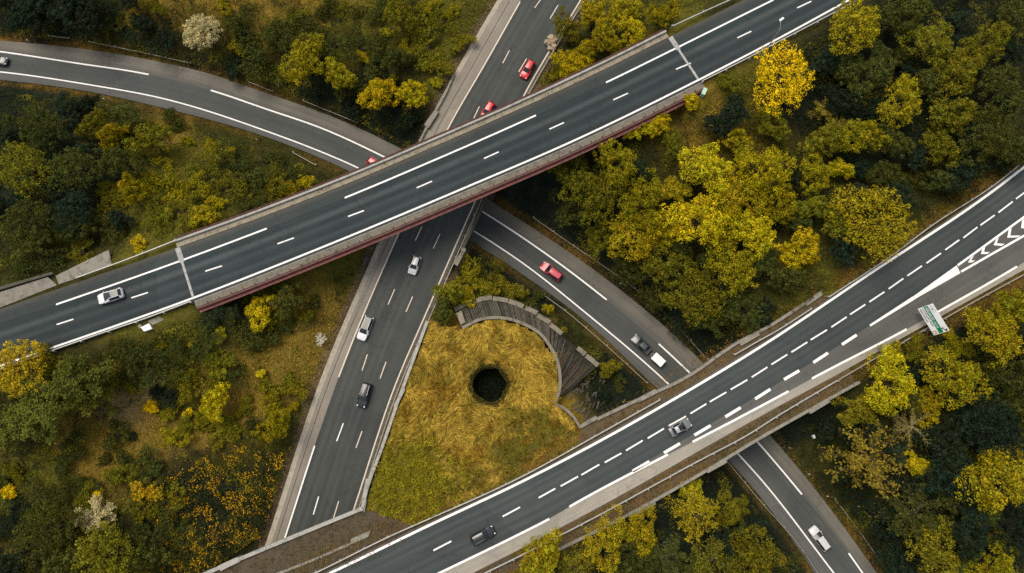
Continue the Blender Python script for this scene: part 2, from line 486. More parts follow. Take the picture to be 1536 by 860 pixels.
def road(name, lines, mats, thick, label, marks, shapes=()):
    """strips between neighbouring lines, each with its own surface; side faces; markings in the same sheet"""
    n = 220
    L = [resample(extend(l, EXT, EXT), n) for l in lines]
    mb = MB()
    for k in range(len(L) - 1):
        A, B = L[k], L[k + 1]
        u = 0.0
        for i in range(n - 1):
            du = ((A[i + 1] - A[i]).length + (B[i + 1] - B[i]).length) / 2
            mb.face([A[i], B[i], B[i + 1], A[i + 1]], k, [(u, 0), (u, 1), (u + du, 1), (u + du, 0)])
            u += du
    for E in (L[0], L[-1]):
        for i in range(n - 1):
            a, b = E[i], E[i + 1]
            mb.face([a, b, (b[0], b[1], b[2] - thick), (a[0], a[1], a[2] - thick)], len(mats))
    A, B = L[0], L[-1]
    for i in range(n - 1):
        q = [A[i], A[i + 1], B[i + 1], B[i]]
        mb.face([(p[0], p[1], p[2] - thick) for p in q], len(mats))
    allm = list(mats) + [M['concrete_dark'], M['paint'], M['paint_cream'], M['joint'], M['seam']]
    pm = len(mats) + 1
    for (pts, w, which) in marks:
        o = []
        for i, p in enumerate(pts):
            a, b = pts[max(i - 1, 0)], pts[min(i + 1, len(pts) - 1)]
            t = Vector((b[0] - a[0], b[1] - a[1])).normalized()
            ww = w if not isinstance(w, tuple) else w[0] + (w[1] - w[0]) * i / (len(pts) - 1)
            o.append((Vector((p[0] - t.y * ww / 2, p[1] + t.x * ww / 2, p[2] + 0.006 + 0.004 * (which == 3))), Vector((p[0] + t.y * ww / 2, p[1] - t.x * ww / 2, p[2] + 0.006 + 0.004 * (which == 3)))))
        for (a, b), (c, d) in zip(o, o[1:]):
            mb.face([a, b, d, c], pm + which)
    for poly in shapes:
        mb.face([(p[0], p[1], p[2] + 0.011) for p in poly], pm)
    ob = mb.build(name, allm)
    # all road faces look up except the skirts
    return tag(ob, label, 'road', kind='structure'), L

def seg(z, *pts):
    return [at(x, y, zc(z)(x, y)) for x, y in pts]
def part_of(line, a, b):
    """the run of a smoothed line between two photograph points"""
    def near(p): return min(range(len(line)), key=lambda i: (line[i].x - p.x) ** 2 + (line[i].y - p.y) ** 2)
    z = line[0].z
    i, j = near(a), near(b)
    if i > j: i, j = j, i
    return line[i:j + 1]
def run(line, z, a, b): return part_of(line, at(*a, zc(z)(*a)), at(*b, zc(z)(*b)))

# overpass
marks = [(extend(T_low, EXT, EXT), 0.32, 0)]
for a, b in (((84, 457), (403, 341)), ((517, 297), (807, 172)), ((909, 124), (1160, 0))):
    marks.append((run(T_up, Z_TOP, a, b), 0.30, 0))
for a, b in (((85, 487), (110, 479)), ((197, 447), (222, 439)), ((308, 407), (333, 399)), ((416, 366), (441, 357)), ((522, 325), (546, 316)), ((625, 282), (648, 272)), ((726, 238), (748, 228)), ((824, 194), (846, 184)), ((920, 150), (942, 140)), ((1014, 104), (1036, 95)), ((1106, 57), (1127, 47)), ((1196, 12), (1217, 2))):
    marks.append((seg(Z_TOP, a, b), 0.22, 0))
road_over, LT = road('overpass_road', [T_upedge, T_up, T_low, T_lowedge], [M['asp_over_sh'], M['asp_over'], M['asp_over_sh']], 0.5, 'dark two lane overpass carriageway running over both lower roads', marks)

# motorway
marks = [(extend(H_up, EXT, EXT), 0.42, 0)]
for a, b in (((640, 870), (824, 778)), ((854, 760.5), (1002, 682)), ((1039, 663), (1183, 587)), ((1218, 568), (1360, 494)), ((1405, 469), (1525.5, 400))):
    marks.append((run(H_low, Z_HWY, a, b), 0.36, 0))
for a, b in (((754, 775), (780, 761)), ((650, 826), (677, 812)), ((540, 879), (567, 866)), ((808, 747), (833, 733)), ((841, 729.5), (867, 715)), ((872, 712.7), (899, 697)), ((907, 694), (932, 680)), ((939, 676), (964, 661)), ((971.5, 657.7), (996, 643)), ((1003, 639), (1029, 624.6)), ((1035.5, 620.6), (1059.5, 606)), ((1064.6, 603), (1089.5, 588.5)), ((1096, 584.5), (1121, 570)), ((1127.6, 566), (1151, 551)), ((1157, 547), (1181, 532)), ((1187, 528.6), (1211, 513.4)), ((1216, 510), (1240.5, 495)), ((1247, 491), (1270, 475.6)), ((1275, 472), (1298, 457)), ((1304, 453), (1326.6, 438)), ((1333, 433.5), (1355, 418)), ((1361, 414), (1383, 399)), ((1389.6, 395), (1411.5, 380)), ((1418, 375), (1439, 360)), ((1445, 357), (1466, 341)), ((1470.6, 338), (1492, 323)), ((1497.6, 319), (1519, 302.6)), ((1524, 298.5), (1545, 283))):
    marks.append((seg(Z_HWY, a, b), 0.26, 0))
for a, b in (((949, 707), (974, 692.5)), ((996, 679.6), (1020, 665.4)), ((1041.6, 653), (1066, 638.5)), ((1088, 625.6), (1111, 611.5)), ((1132.7, 598.7), (1155.6, 584)), ((1176, 569.5), (1199, 556)), ((1220, 544), (1242, 529.6)), ((1263, 517), (1285, 502.6))):
    marks.append((seg(Z_HWY, a, b), 0.5, 0))
marks.append((seg(Z_HWY, (1305, 488.6), (1371, 446.9)), (0.35, 0.62), 0))      # the solid nose of the gore
marks.append((seg(Z_HWY, (1436.5, 398.3), (1490, 359.5), (1548, 317)), 0.38, 0))
marks.append((seg(Z_HWY, (1441.5, 407.8), (1490, 380), (1548, 347)), 0.38, 0))
chev = []
for t, a, e in (((1456.5, 386.5), (1451.8, 394.2), (1458.5, 393.6)), ((1473.5, 373), (1471.2, 381.3), (1480.5, 381.2)), ((1494, 359.5), (1490.3, 368), (1502.5, 369)), ((1513, 345), (1510.8, 356.8), (1526.5, 356.3)), ((1533, 330.5), (1531.5, 342.5), (1549, 343.5))):
    sh = (4.4, -2.9)
    o6 = [t, a, e, (e[0] + sh[0], e[1] + sh[1]), (a[0] + sh[0] * 1.05, a[1] + sh[1] * 1.05), (t[0] + sh[0], t[1] + sh[1])]
    w6 = [at(x, y, Z_HWY) for x, y in o6]
    chev += [[w6[0], w6[1], w6[4], w6[5]], [w6[1], w6[2], w6[3], w6[4]]]
chev.append([at(x, y, Z_HWY) for x, y in ((1370, 444.8), (1435, 398.2), (1440.5, 409.8), (1372, 449.0))])
road_hwy, LH = road('motorway', [H_upedge, H_up, H_div, H_low, H_lowedge], [M['edge_grit'], M['asp_hwy'], M['asp_hwy_exit'], M['asp_hwy_sh']], 0.5, 'two lane motorway with exit lane and pale hard shoulder', marks, chev)

# trunk road
marks = [(extend(M_right, EXT, EXT), 0.24, 1)]
for a, b in (((783, -3), (675, 187)), ((601, 344), (508, 566)), ((472, 669), (427, 808))):
    marks.append((run(M_left, z_mid, a, b), 0.26, 0 if a[1] > 600 else 1))
marks.append((run(M_left, z_mid, (675, 187), (601, 344)), 0.26, 1))
for a, b in (((764, 76), (754, 95)), ((719, 160), (710, 179)), ((812, -2), (802, 12)), ((837, 8), (825, 28)), ((790, 88), (778, 108)), ((633, 340), (623, 361)), ((660, 351), (650, 373)), ((592, 434), (582, 457)), ((619, 445), (609, 468)), ((551, 532), (543, 556)), ((579, 543), (570, 568)), ((543, 647), (534, 672)), ((508, 752), (500, 778))):
    marks.append((seg(z_mid, a, b), 0.18, 1))
for a, b in (((515, 635), (505, 662)), ((478, 745), (470, 772))):
    marks.append((seg(z_mid, a, b), 0.2, 0))
marks.append((resample([a.lerp(b, 0.55) for a, b in zip(resample(M_leftedge, 60), resample(M_left, 60))], 60), 0.10, 3))
road_mid, LM = road('trunk_road', [M_leftedge, offset(M_leftedge, 0.9), M_left, M_right, M_rightedge], [M['kerb_mid'], M['asp_mid_sh'], M['asp_mid'], M['edge_grit']], 0.9, 'three lane grey road passing below the overpass', marks)

# slip road
marks = [(extend(S_low, EXT, EXT), 0.26, 0)]
for a, b in (((-20, 75), (223, 112)), ((316, 135.6), (910, 450)), ((988, 516), (1203, 742)), ((1273, 830), (1294, 860))):
    marks.append((run(S_up, z_slip, a, b), 0.30, 0))
road_slip, LS = road('slip_road', [S_upedge, S_up, S_low, S_lowedge], [M['asp_slip_up'], M['asp_slip'], M['asp_slip_lo']], 0.5, 'curving single lane slip road at the lowest level', marks)

# ------------------------------------------------------------------ the lie of the land
Z_ISL = 9.6
WALL_MID = [(641, 482), (618, 545), (594, 611), (570, 680), (554, 722), (543, 764)]
ARC_IN = [(693.5, 492), (723, 478.6), (744, 476.7), (763, 478.6), (784, 485.6), (811, 501.5), (827, 523), (837, 545.6), (840, 565), (838.6, 587), (831.6, 605.6)]
ARC_TAIL = [(831.6, 605.6), (850, 615.4), (862, 628), (871, 643)]
ARC_OUT = [(682, 465), (713, 451), (738, 447), (762, 451), (783, 458), (806, 471), (825, 485), (843, 502), (866, 522), (879, 533), (897, 549)]
Z_OUT = 6.2
isl_poly = [at(x, y, Z_ISL) for x, y in WALL_MID[::-1] + ARC_IN + ARC_TAIL[1:] + [(960, 612), (780, 728), (596, 812), (548, 790)]]
arc_in_w = catmull([at(x, y, Z_ISL) for x, y in ARC_IN], 0.6)
arc_out_w = catmull([at(x, y, Z_OUT) for x, y in ARC_OUT], 0.6)
rev_poly = arc_in_w + [at(871, 643, Z_ISL), at(900, 625, 8.0)] + arc_out_w[::-1]
deck_low_poly = [at(x, y, Z_HWY) for x, y in ((215, 905), (543, 764), (800, 842), (470, 1000))]
deck_ramp_poly = [at(x, y, Z_HWY) for x, y in ((871, 643), (955, 601), (1023, 570), (1109, 513), (1160, 486), (1234, 438), (1284, 577), (1213, 616), (1134, 661), (1060, 706), (949, 769), (838, 825))]
PIT = at(734, 577, Z_ISL); PIT_R = 3.35

def cen(L): return [a.lerp(b, 0.5) for a, b in zip(L[0], L[-1])]
def halfw(L): return np.array([(Vector((a.x - b.x, a.y - b.y))).length / 2 for a, b in zip(L[0], L[-1])])
RD = {}
for k, L in (('top', LT), ('hwy', LH), ('mid', LM), ('slip', LS)):
    c = cen(L); hw = halfw(L)
    c2, w2 = [], []
    for i in range(len(c) - 1):
        for t in (0, .25, .5, .75):
            c2.append(c[i].lerp(c[i + 1], t)); w2.append(hw[i] * (1 - t) + hw[i + 1] * t)
    # perpendicular half width
    dirs = [(c2[min(i + 1, len(c2) - 1)] - c2[max(i - 1, 0)]).normalized() for i in range(len(c2))]
    ww = []
    for i in range(len(c2)):
        j = min(i // 4, len(L[0]) - 1)
        ab = L[0][j] - L[-1][j]
        ww.append(abs(ab.x * -dirs[i].y + ab.y * dirs[i].x) / 2)
    RD[k] = (c2, np.array(ww))

CTRL = [(200, 30, 7), (450, 80, 7), (620, 120, 6.6), (60, 20, 7), (40, 250, 9), (200, 250, 11), (330, 280, 11), (450, 270, 8), (60, 380, 14.5), (250, 350, 15),
        (100, 560, 12.5), (350, 500, 10.5), (200, 700, 8.5), (400, 600, 7.2), (60, 800, 9), (430, 500, 8), (300, 830, 8), (380, 780, 6),
        (1000, 200, 12), (950, 300, 9), (1100, 400, 8), (1250, 200, 11), (1400, 100, 12), (1300, 400, 10), (1500, 200, 10), (900, 50, 11), (1000, 20, 14), (850, 110, 9),
        (680, 430, 6), (760, 420, 3), (650, 600, 9.6), (1000, 800, 7), (1150, 760, 3), (1300, 650, 7), (1450, 600, 9), (1450, 800, 8), (1520, 480, 9.6)]
CW = [at(x, y, z) for x, y, z in CTRL]

def ground_z(x, y):
    x = np.asarray(x, float); y = np.asarray(y, float)
    num = np.zeros(x.shape); den = np.zeros(x.shape)
    for c in CW:
        w = 1.0 / (((x - c.x) ** 2 + (y - c.y) ** 2) + 20.0) ** 1.5
        num += w * c.z; den += w
    h = num / den + (fbm(x / 9.0, y / 9.0, 3, 3) - 0.5) * 1.4
    D = {}
    for k in RD:
        d, z, i = dist_line(x, y, RD[k][0]); D[k] = (np.maximum(d - RD[k][1][i], 0), z, d - RD[k][1][i])
    d, z, _ = D['top']
    # the overpass runs on embankments outside the two expansion joints
    a, b = at(275, 410, Z_TOP), at(1029, 86, Z_TOP)
    ax = (b - a).normalized()
    s = (x - a.x) * ax.x + (y - a.y) * ax.y
    out = np.maximum(-s, s - (b - a).length)
    edge = np.clip((out + 4.0), 0, None)
    fill = np.where(out > -4, np.minimum(z - 0.4 - np.maximum(d - 1.8, 0) * 0.55, z - 0.4 - np.maximum(4.0 - edge, 0) * 0.7), -99)
    h = np.maximum(h, fill)
    h = np.minimum(h, z - 0.4 + np.maximum(d - 1.8, 0) * 0.5)
    d, z, _ = D['hwy']
    h = np.maximum(h, z - 0.16 - np.maximum(d - 3.2, 0) * 0.5)
    h = np.minimum(h, z - 0.16 + np.maximum(d - 3.2, 0) * 0.4)
    isl = inside(x, y, isl_poly)
    d, z, _ = D['mid']
    h = np.maximum(h, z - 0.25 - np.maximum(d - 1.0, 0) * 0.6)
    h = np.where(isl, h, np.minimum(h, z - 0.25 + np.maximum(d - 0.4, 0) * 0.5))
    d, z, _ = D['slip']
    h = np.where(isl, h, np.minimum(h, z - 0.12 + np.maximum(d - 0.8, 0) * 0.62))
    dh = D['hwy'][0]
    h = np.where(isl, np.maximum(Z_ISL - 0.1 + (fbm(x / 4, y / 4, 9, 3) - 0.5) * 0.5, Z_HWY - 0.16 - np.maximum(dh - 1.5, 0) * 0.12), h)
    rev = inside(x, y, rev_poly)
    d1, _, _ = dist_line(x, y, arc_in_w); d2, _, _ = dist_line(x, y, arc_out_w)
    h = np.where(rev & ~isl, np.minimum(h, Z_ISL - 0.9 - (Z_ISL - Z_OUT) * d1 / (d1 + d2 + 1e-6)), h)
    r = np.hypot(x - PIT.x, y - PIT.y)
    h = np.where(r < PIT_R + 3.4, Z_ISL - 0.12, h)
    h = np.where(r < PIT_R + 1.15, Z_ISL - 4.5, h)
    # keep the land clear below every carriageway sheet
    for k in RD:
        d, z, dd = D[k]
        h = np.where(dd < 0.15, np.minimum(h, z - 0.2), h)
    return h, D

# graded grid: fine where the photograph looks, coarse out to the horizon
def axis(lo, hi, st, far):
    a = list(np.arange(lo, hi + 1e-6, st))
    s, p = st, hi
    while p < far:
        s *= 1.35; p += s; a.append(p)
    s, p = st, lo
    while p > -far:
        s *= 1.35; p -= s; a.insert(0, p)
    return np.array(a)
GX, GY = axis(-112, 112, 0.75, 2500), axis(-52, 98, 0.75, 2500)
X, Y = np.meshgrid(GX, GY)
GZ, GD = ground_z(X, Y)

def sample(x, y):
    """height of the ground mesh at points (bilinear)"""
    i = np.clip(np.searchsorted(GX, x) - 1, 0, len(GX) - 2); j = np.clip(np.searchsorted(GY, y) - 1, 0, len(GY) - 2)
    fx = (x - GX[i]) / (GX[i + 1] - GX[i]); fy = (y - GY[j]) / (GY[j + 1] - GY[j])
    return (GZ[j, i] * (1 - fx) + GZ[j, i + 1] * fx) * (1 - fy) + (GZ[j + 1, i] * (1 - fx) + GZ[j + 1, i + 1] * fx) * fy

def gz(x, y): return float(sample(np.array([x]), np.array([y]))[0])

def on_ground(px, py, up=0.0, it=6):
    """spot of the photograph carried down to the ground (or to a height above it)"""
    z = 8.0
    for _ in range(it):
        p = at(px, py, z); z = 0.5 * z + 0.5 * (gz(p.x, p.y) + up)
    p = at(px, py, z)
    return Vector((p.x, p.y, gz(p.x, p.y)))

# what grows or lies on the ground, by place: litter darkened for the shade among trees, brown meadow, olive grass, golden grass, orange verge
SOIL = {'shade_litter': (0.014, 0.019, 0.013), 'mead': (0.165, 0.112, 0.021), 'olive': (0.082, 0.076, 0.014), 'gold': (0.20, 0.135, 0.022), 'orange': (0.16, 0.09, 0.022), 'path': (0.20, 0.14, 0.062), 'soil': (0.072, 0.054, 0.034), 'dk': (0.036, 0.036, 0.011), 'lush': (0.105, 0.098, 0.012)}
ZONES = [(150, 30, 'dk'), (60, 30, 'shade_litter'), (190, 100, 'dk'), (300, 110, 'shade_litter'), (215, 15, 'mead'), (370, 10, 'mead'), (460, 18, 'mead'), (420, 90, 'dk'), (540, 60, 'olive'), (560, 160, 'shade_litter'), (600, 190, 'shade_litter'), (680, 70, 'olive'), (690, 40, 'olive'), (480, 130, 'shade_litter'),
         (30, 140, 'shade_litter'), (150, 160, 'dk'), (60, 200, 'shade_litter'), (330, 190, 'dk'), (430, 230, 'dk'), (270, 230, 'olive'), (265, 215, 'mead'), (40, 300, 'shade_litter'), (130, 250, 'shade_litter'), (240, 300, 'olive'), (380, 290, 'dk'), (60, 385, 'dk'), (130, 370, 'dk'), (210, 365, 'olive'), (330, 330, 'olive'),
         (330, 470, 'dk'), (240, 500, 'olive'), (420, 510, 'mead'), (350, 560, 'mead'), (300, 560, 'olive'), (200, 610, 'path'), (230, 640, 'mead'), (130, 670, 'mead'), (80, 700, 'olive'), (180, 660, 'mead'), (330, 640, 'mead'), (400, 590, 'mead'), (450, 540, 'mead'), (160, 700, 'mead'), (60, 650, 'dk'), (90, 770, 'dk'), (200, 800, 'dk'), (300, 720, 'shade_litter'), (340, 780, 'shade_litter'), (370, 740, 'shade_litter'), (430, 640, 'olive'), (400, 760, 'dk'), (270, 580, 'olive'), (20, 560, 'dk'), (470, 480, 'mead'), (510, 410, 'olive'), (120, 540, 'dk'), (300, 500, 'olive'),
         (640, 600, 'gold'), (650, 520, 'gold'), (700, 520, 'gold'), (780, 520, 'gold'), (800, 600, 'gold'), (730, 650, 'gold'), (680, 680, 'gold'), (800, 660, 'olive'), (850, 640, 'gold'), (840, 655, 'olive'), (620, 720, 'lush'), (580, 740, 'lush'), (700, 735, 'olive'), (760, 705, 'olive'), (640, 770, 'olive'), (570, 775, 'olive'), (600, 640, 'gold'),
         (680, 440, 'dk'), (740, 400, 'shade_litter'), (800, 440, 'shade_litter'), (860, 510, 'dk'), (920, 560, 'shade_litter'), (880, 590, 'shade_litter'), (930, 590, 'shade_litter'), (960, 590, 'shade_litter'), (900, 620, 'shade_litter'),
         (1080, 170, 'mead'), (1060, 190, 'mead'), (1100, 150, 'olive'), (950, 230, 'dk'), (860, 280, 'shade_litter'), (780, 280, 'shade_litter'), (900, 350, 'shade_litter'), (1000, 300, 'dk'), (1100, 330, 'shade_litter'), (1230, 150, 'shade_litter'), (1300, 200, 'shade_litter'), (1400, 150, 'shade_litter'), (1480, 250, 'dk'), (1450, 60, 'shade_litter'), (1220, 430, 'olive'), (1190, 460, 'olive'), (1260, 420, 'olive'), (1270, 380, 'dk'), (1420, 300, 'dk'), (1140, 440, 'dk'), (1050, 500, 'shade_litter'), (1000, 470, 'shade_litter'), (960, 20, 'olive'), (880, 60, 'dk'), (1020, 10, 'olive'), (1080, 20, 'dk'),
         (960, 770, 'shade_litter'), (1050, 740, 'shade_litter'), (1100, 740, 'shade_litter'), (1000, 820, 'shade_litter'), (1150, 790, 'shade_litter'), (1180, 640, 'shade_litter'), (1230, 700, 'dk'), (1290, 770, 'dk'), (1400, 700, 'shade_litter'), (1480, 780, 'shade_litter'), (1350, 620, 'dk'), (1450, 560, 'shade_litter'), (1500, 450, 'dk'), (1300, 840, 'shade_litter')]
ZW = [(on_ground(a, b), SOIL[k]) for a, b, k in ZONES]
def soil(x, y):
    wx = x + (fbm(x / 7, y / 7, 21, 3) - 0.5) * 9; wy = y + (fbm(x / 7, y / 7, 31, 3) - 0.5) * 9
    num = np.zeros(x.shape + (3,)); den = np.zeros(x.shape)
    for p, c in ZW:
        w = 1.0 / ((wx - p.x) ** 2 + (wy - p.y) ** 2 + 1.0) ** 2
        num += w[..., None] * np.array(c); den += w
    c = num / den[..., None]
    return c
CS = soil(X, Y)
# dry orange growth along the tarmac edges of the motorway and the slip road
dm = np.where(GD['hwy'][2] > 0, GD['hwy'][0], 99)
w = np.clip(1 - np.abs(dm - 1.2) / 2.2, 0, 1) * np.clip((fbm(X / 5, Y / 5, 5) - 0.25) * 2.5, 0, 1) * (np.abs(GZ - Z_HWY) < 1.2)
CS = CS * (1 - w[..., None]) + np.array(SOIL['orange']) * w[..., None]
ds = np.where(GD['slip'][2] > 0, GD['slip'][0], 99)
w = np.clip(1 - np.abs(ds - 0.4) / 1.4, 0, 1) * np.clip((fbm(X / 6, Y / 6, 6) - 0.3) * 2.5, 0, 1)
CS = CS * (1 - w[..., None]) + np.array(SOIL['orange']) * w[..., None] * 0.9
dmid = np.where(GD['mid'][2] > 0, GD['mid'][0], 99)
w = np.clip(1 - np.abs(dmid - 0.6) / 1.0, 0, 1)
CS = CS * (1 - w[..., None]) + np.array((0.13, 0.09, 0.065)) * w[..., None]

ny, nx = X.shape
verts = np.stack([X, Y, GZ], -1).reshape(-1, 3)
idx = np.arange(nx * ny).reshape(ny, nx)
F = np.stack([idx[:-1, :-1], idx[:-1, 1:], idx[1:, 1:], idx[1:, :-1]], -1).reshape(-1, 4)

def np_mesh(name, verts, faces, col=None, dom='FACE', smooth=False):
    me = bpy.data.meshes.new(name)
    n, k = faces.shape
    me.vertices.add(len(verts)); me.vertices.foreach_set('co', np.ascontiguousarray(verts, np.float32).ravel())
    me.loops.add(n * k); me.loops.foreach_set('vertex_index', np.ascontiguousarray(faces, np.int32).ravel())
    me.polygons.add(n)
    me.polygons.foreach_set('loop_start', np.arange(0, n * k, k, dtype=np.int32))
    me.update(calc_edges=True)
    if smooth: me.polygons.foreach_set('use_smooth', np.ones(n, bool))
    if col is not None:
        a = me.attributes.new('tint', 'FLOAT_COLOR', dom)
        c = np.ones((len(col), 4), np.float32); c[:, :3] = col
        a.data.foreach_set('color', c.ravel())
    me.validate()
    return me

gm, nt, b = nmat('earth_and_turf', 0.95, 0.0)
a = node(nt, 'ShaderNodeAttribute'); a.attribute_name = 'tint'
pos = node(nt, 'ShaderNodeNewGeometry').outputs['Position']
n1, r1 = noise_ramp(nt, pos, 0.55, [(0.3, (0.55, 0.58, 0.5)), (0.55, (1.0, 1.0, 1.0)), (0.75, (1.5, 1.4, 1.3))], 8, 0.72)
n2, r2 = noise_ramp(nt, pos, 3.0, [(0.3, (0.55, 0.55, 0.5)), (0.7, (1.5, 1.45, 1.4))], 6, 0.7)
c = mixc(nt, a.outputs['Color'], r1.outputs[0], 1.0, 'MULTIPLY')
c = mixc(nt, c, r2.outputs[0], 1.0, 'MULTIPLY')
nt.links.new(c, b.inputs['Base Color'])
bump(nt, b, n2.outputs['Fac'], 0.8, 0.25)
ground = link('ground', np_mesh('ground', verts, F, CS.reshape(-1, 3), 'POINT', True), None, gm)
tag(ground, 'rolling grassy and wooded ground around the interchange', 'ground', kind='structure')

# where nothing may grow
road_polys = {k: [(p.x, p.y) for p in L[0]] + [(p.x, p.y) for p in L[-1][::-1]] for k, L in (('top', LT), ('hwy', LH), ('mid', LM), ('slip', LS))}
def road_clear(x, y, m=0.4):
    ok = np.ones(x.shape, bool)
    for k in RD:
        d, z, i = dist_line(x, y, RD[k][0])
        e = 2.2 if k == 'top' else 0.0
        ok &= d > RD[k][1][i] + m + e
    for p in (deck_low_poly, deck_ramp_poly): ok &= ~inside(x, y, p)
    ok &= np.hypot(x - PIT.x, y - PIT.y) > PIT_R
    ok &= ~inside(x, y, rev_poly)
    return ok

# ------------------------------------------------------------------ bridges, walls and barriers
def thing(name, label, cat, loc, rz=0.0, group=None):
    return tag(empty(name, loc, rz), label, cat, group)

def local(line, o): return [Vector((p[0] - o.location.x, p[1] - o.location.y, p[2] - o.location.z)) for p in line]

def bar(line, w, h0, h1, mb=None, off=0.0):
    mb = mb or MB()
    mb.sweep(line, [(off - w / 2, h0), (off + w / 2, h0), (off + w / 2, h1), (off - w / 2, h1)])
    return mb

# --- red steel overpass
J_L = (at(266, 371, Z_TOP), at(290, 447, Z_TOP)); J_R = (at(1005, 55, Z_TOP), at(1048, 120, Z_TOP))
up_run = part_of(T_upedge, J_L[0], J_R[0]); lo_run = part_of(T_lowedge, J_L[1], J_R[1])
br = thing('steel_bridge', 'long red steel girder overpass crossing above the grey three lane road', 'bridge', up_run[0].lerp(lo_run[0], .5) + Vector((0, 0, -2.6)))
bl = lambda l: local(l, br)
# lower side: kerb strip, walkway, fascia and the girder below it
kb = bar(bl(lo_run), 0.22, -0.05, 0.14, None, -0.11); kb.build('kerb', M['concrete'], br)
wk = MB(); wk.sweep(bl(lo_run), [(-1.18, -0.4), (-0.24, -0.4), (-0.24, 0.10), (-1.18, 0.10)]); wk.build('walkway', M['walk'], br)
pl_ = resample(lo_run, 47)
for i in range(1, 46):      # dark gaps and posts of the low parapet between the walkway slabs
    p = pl_[i] - br.location; t = (pl_[min(i + 1, 46)] - pl_[i - 1]).normalized()
    m = MB(); m.box((p.x + t.y * 0.98, p.y - t.x * 0.98, p.z + 0.36), (0.10, 0.16, 0.42), math.atan2(t.y, t.x)); m.build('post', M['red_steel_dark'], br)
g = MB(); g.sweep(bl(lo_run), [(-1.50, -1.5), (-1.22, -1.5), (-1.22, -0.02), (-1.50, -0.02)]); g.build('girder', M['red_steel_dark'], br)
g = MB(); g.sweep(bl(lo_run), [(-1.94, -1.15), (-1.504, -1.15), (-1.504, -1.0), (-1.94, -1.0)]); g.build('flange', M['flange_red_lit'], br)
# upper side: gritty footway, coping, gap, maroon edge beam
fw = MB(); fw.sweep(bl(up_run), [(0.0, -0.45), (0.92, -0.45), (0.92, 0.06), (0.0, 0.10)]); fw.build('footway', M['sand_kerb'], br)
cp = MB(); cp.sweep(bl(up_run), [(0.95, -0.6), (1.32, -0.6), (1.32, 0.5), (0.95, 0.5)]); cp.build('coping', M['concrete_light'], br)
g = MB(); g.sweep(bl(up_run), [(1.72, -0.9), (2.02, -0.9), (2.02, -0.25), (1.72, -0.25)]); g.build('edge_beam', M['beam_dark_red'], br)
for i in range(1, 46, 2):
    q = resample(up_run, 47); p = q[i] - br.location; t = (q[i + 1] - q[i - 1]).normalized()
    m = MB(); m.box((p.x - t.y * 1.5, p.y + t.x * 1.5, p.z - 0.7), (0.15, 0.7, 0.2), math.atan2(t.y, t.x)); m.build('bracket', M['red_steel_dark'], br)
under = MB(); under.sweep(bl([a.lerp(b, .5) for a, b in zip(resample(up_run, 60), resample(lo_run, 60))]), [(-5.2, -2.3), (5.2, -2.3), (5.2, -0.55), (-5.2, -0.55)]); under.build('deck', M['concrete_dark'], br)
for (a, b), lab in ((J_L, None), (J_R, None)):
    m = MB(); d = (b - a).normalized(); n = Vector((-d.y, d.x, 0))
    mid = a.lerp(b, 0.30)
    for s, e, w, zz in ((a + d * 0.1, mid, 0.9, 0.008), (mid, b - d * 0.1, 0.42, 0.008)):
        m.face([s + n * w / 2 - br.location + Vector((0, 0, zz)), s - n * w / 2 - br.location + Vector((0, 0, zz)), e - n * w / 2 - br.location + Vector((0, 0, zz)), e + n * w / 2 - br.location + Vector((0, 0, zz))])
    o = m.build('expansion_joint', M['joint'], br)
    # abutment below the joint
    m = MB(); s, e = a - d * 1.2, b + d * 1.6
    m.prism([(s + n * .7).xy - br.location.xy, (s - n * .7).xy - br.location.xy, (e - n * .7).xy - br.location.xy, (e + n * .7).xy - br.location.xy], -4.5, 0.2)
    m.build('abutment', M['concrete_dark'], br)
# two piers beside the trunk road
for px, py in ((548, 330), (690, 262)):
    p = at(px, py, 12.0); h = gz(p.x, p.y)
    m = MB(); m.box((p.x - br.location.x, p.y - br.location.y, (h - 1 + Z_TOP - 2.9) / 2 - br.location.z), (1.0, 6.0, Z_TOP - 2.9 - h + 1), R(20)); m.build('pier', M['concrete_dark'], br)

# --- the trunk road's own bridge over the slip road
mb_l = run(M_leftedge, z_mid, (690, 96), (575, 345)); mb_r = run(M_rightedge, z_mid, (735, 262), (676, 400))
b2 = thing('road_bridge', 'grey concrete bridge carrying the three lane road over the slip road', 'bridge', mb_l[len(mb_l) // 2].lerp(mb_r[len(mb_r) // 2], .5))
m = MB(); L_ = [a.lerp(b, .5) for a, b in zip(resample(mb_l, 40), resample(mb_r, 40))]
m.sweep(local(L_, b2), [(-7.4, -1.5), (7.4, -1.5), (7.4, -0.92), (-7.4, -0.92)]); m.build('deck', M['concrete_dark'], b2)
par_r = curve([(738, 276), (732, 288), (714, 331), (695, 371)], 6.6); m = bar(local(par_r, b2), 0.42, -1.4, 0.0); m.build('parapet', M['concrete_dark'], b2)
par_r2 = curve([(724, 296), (707, 340), (692, 376)], 6.1); m = bar(local(par_r2, b2), 0.25, -1.0, 0.1); m.build('pipe_rail', M['galv_dull'], b2)
par_l = curve([(681, 111), (668, 140), (648, 176), (629, 213)], 6.6); m = bar(local(par_l, b2), 0.42, -1.4, 0.0); m.build('parapet', M['concrete'], b2)
def slab_px(mb, corners, z, th, o): mb.prism([(at(x, y, z) - o.location).xy for x, y in corners], z - th - o.location.z, z - o.location.z)
m = MB(); slab_px(m, [(653, 163), (636, 187), (643, 192), (658, 168)], 6.75, 1.5, b2); m.build('end_block', M['concrete'], b2)
m = MB(); slab_px(m, [(696, 371), (680, 395), (686, 399), (699, 374)], 6.75, 1.5, b2); m.build('end_block', M['concrete'], b2)
m = MB(); slab_px(m, [(549, 383), (542, 398), (545, 400), (553, 384)], 7.2, 1.2, b2); m.build('end_block', M['concrete_dark'], b2)

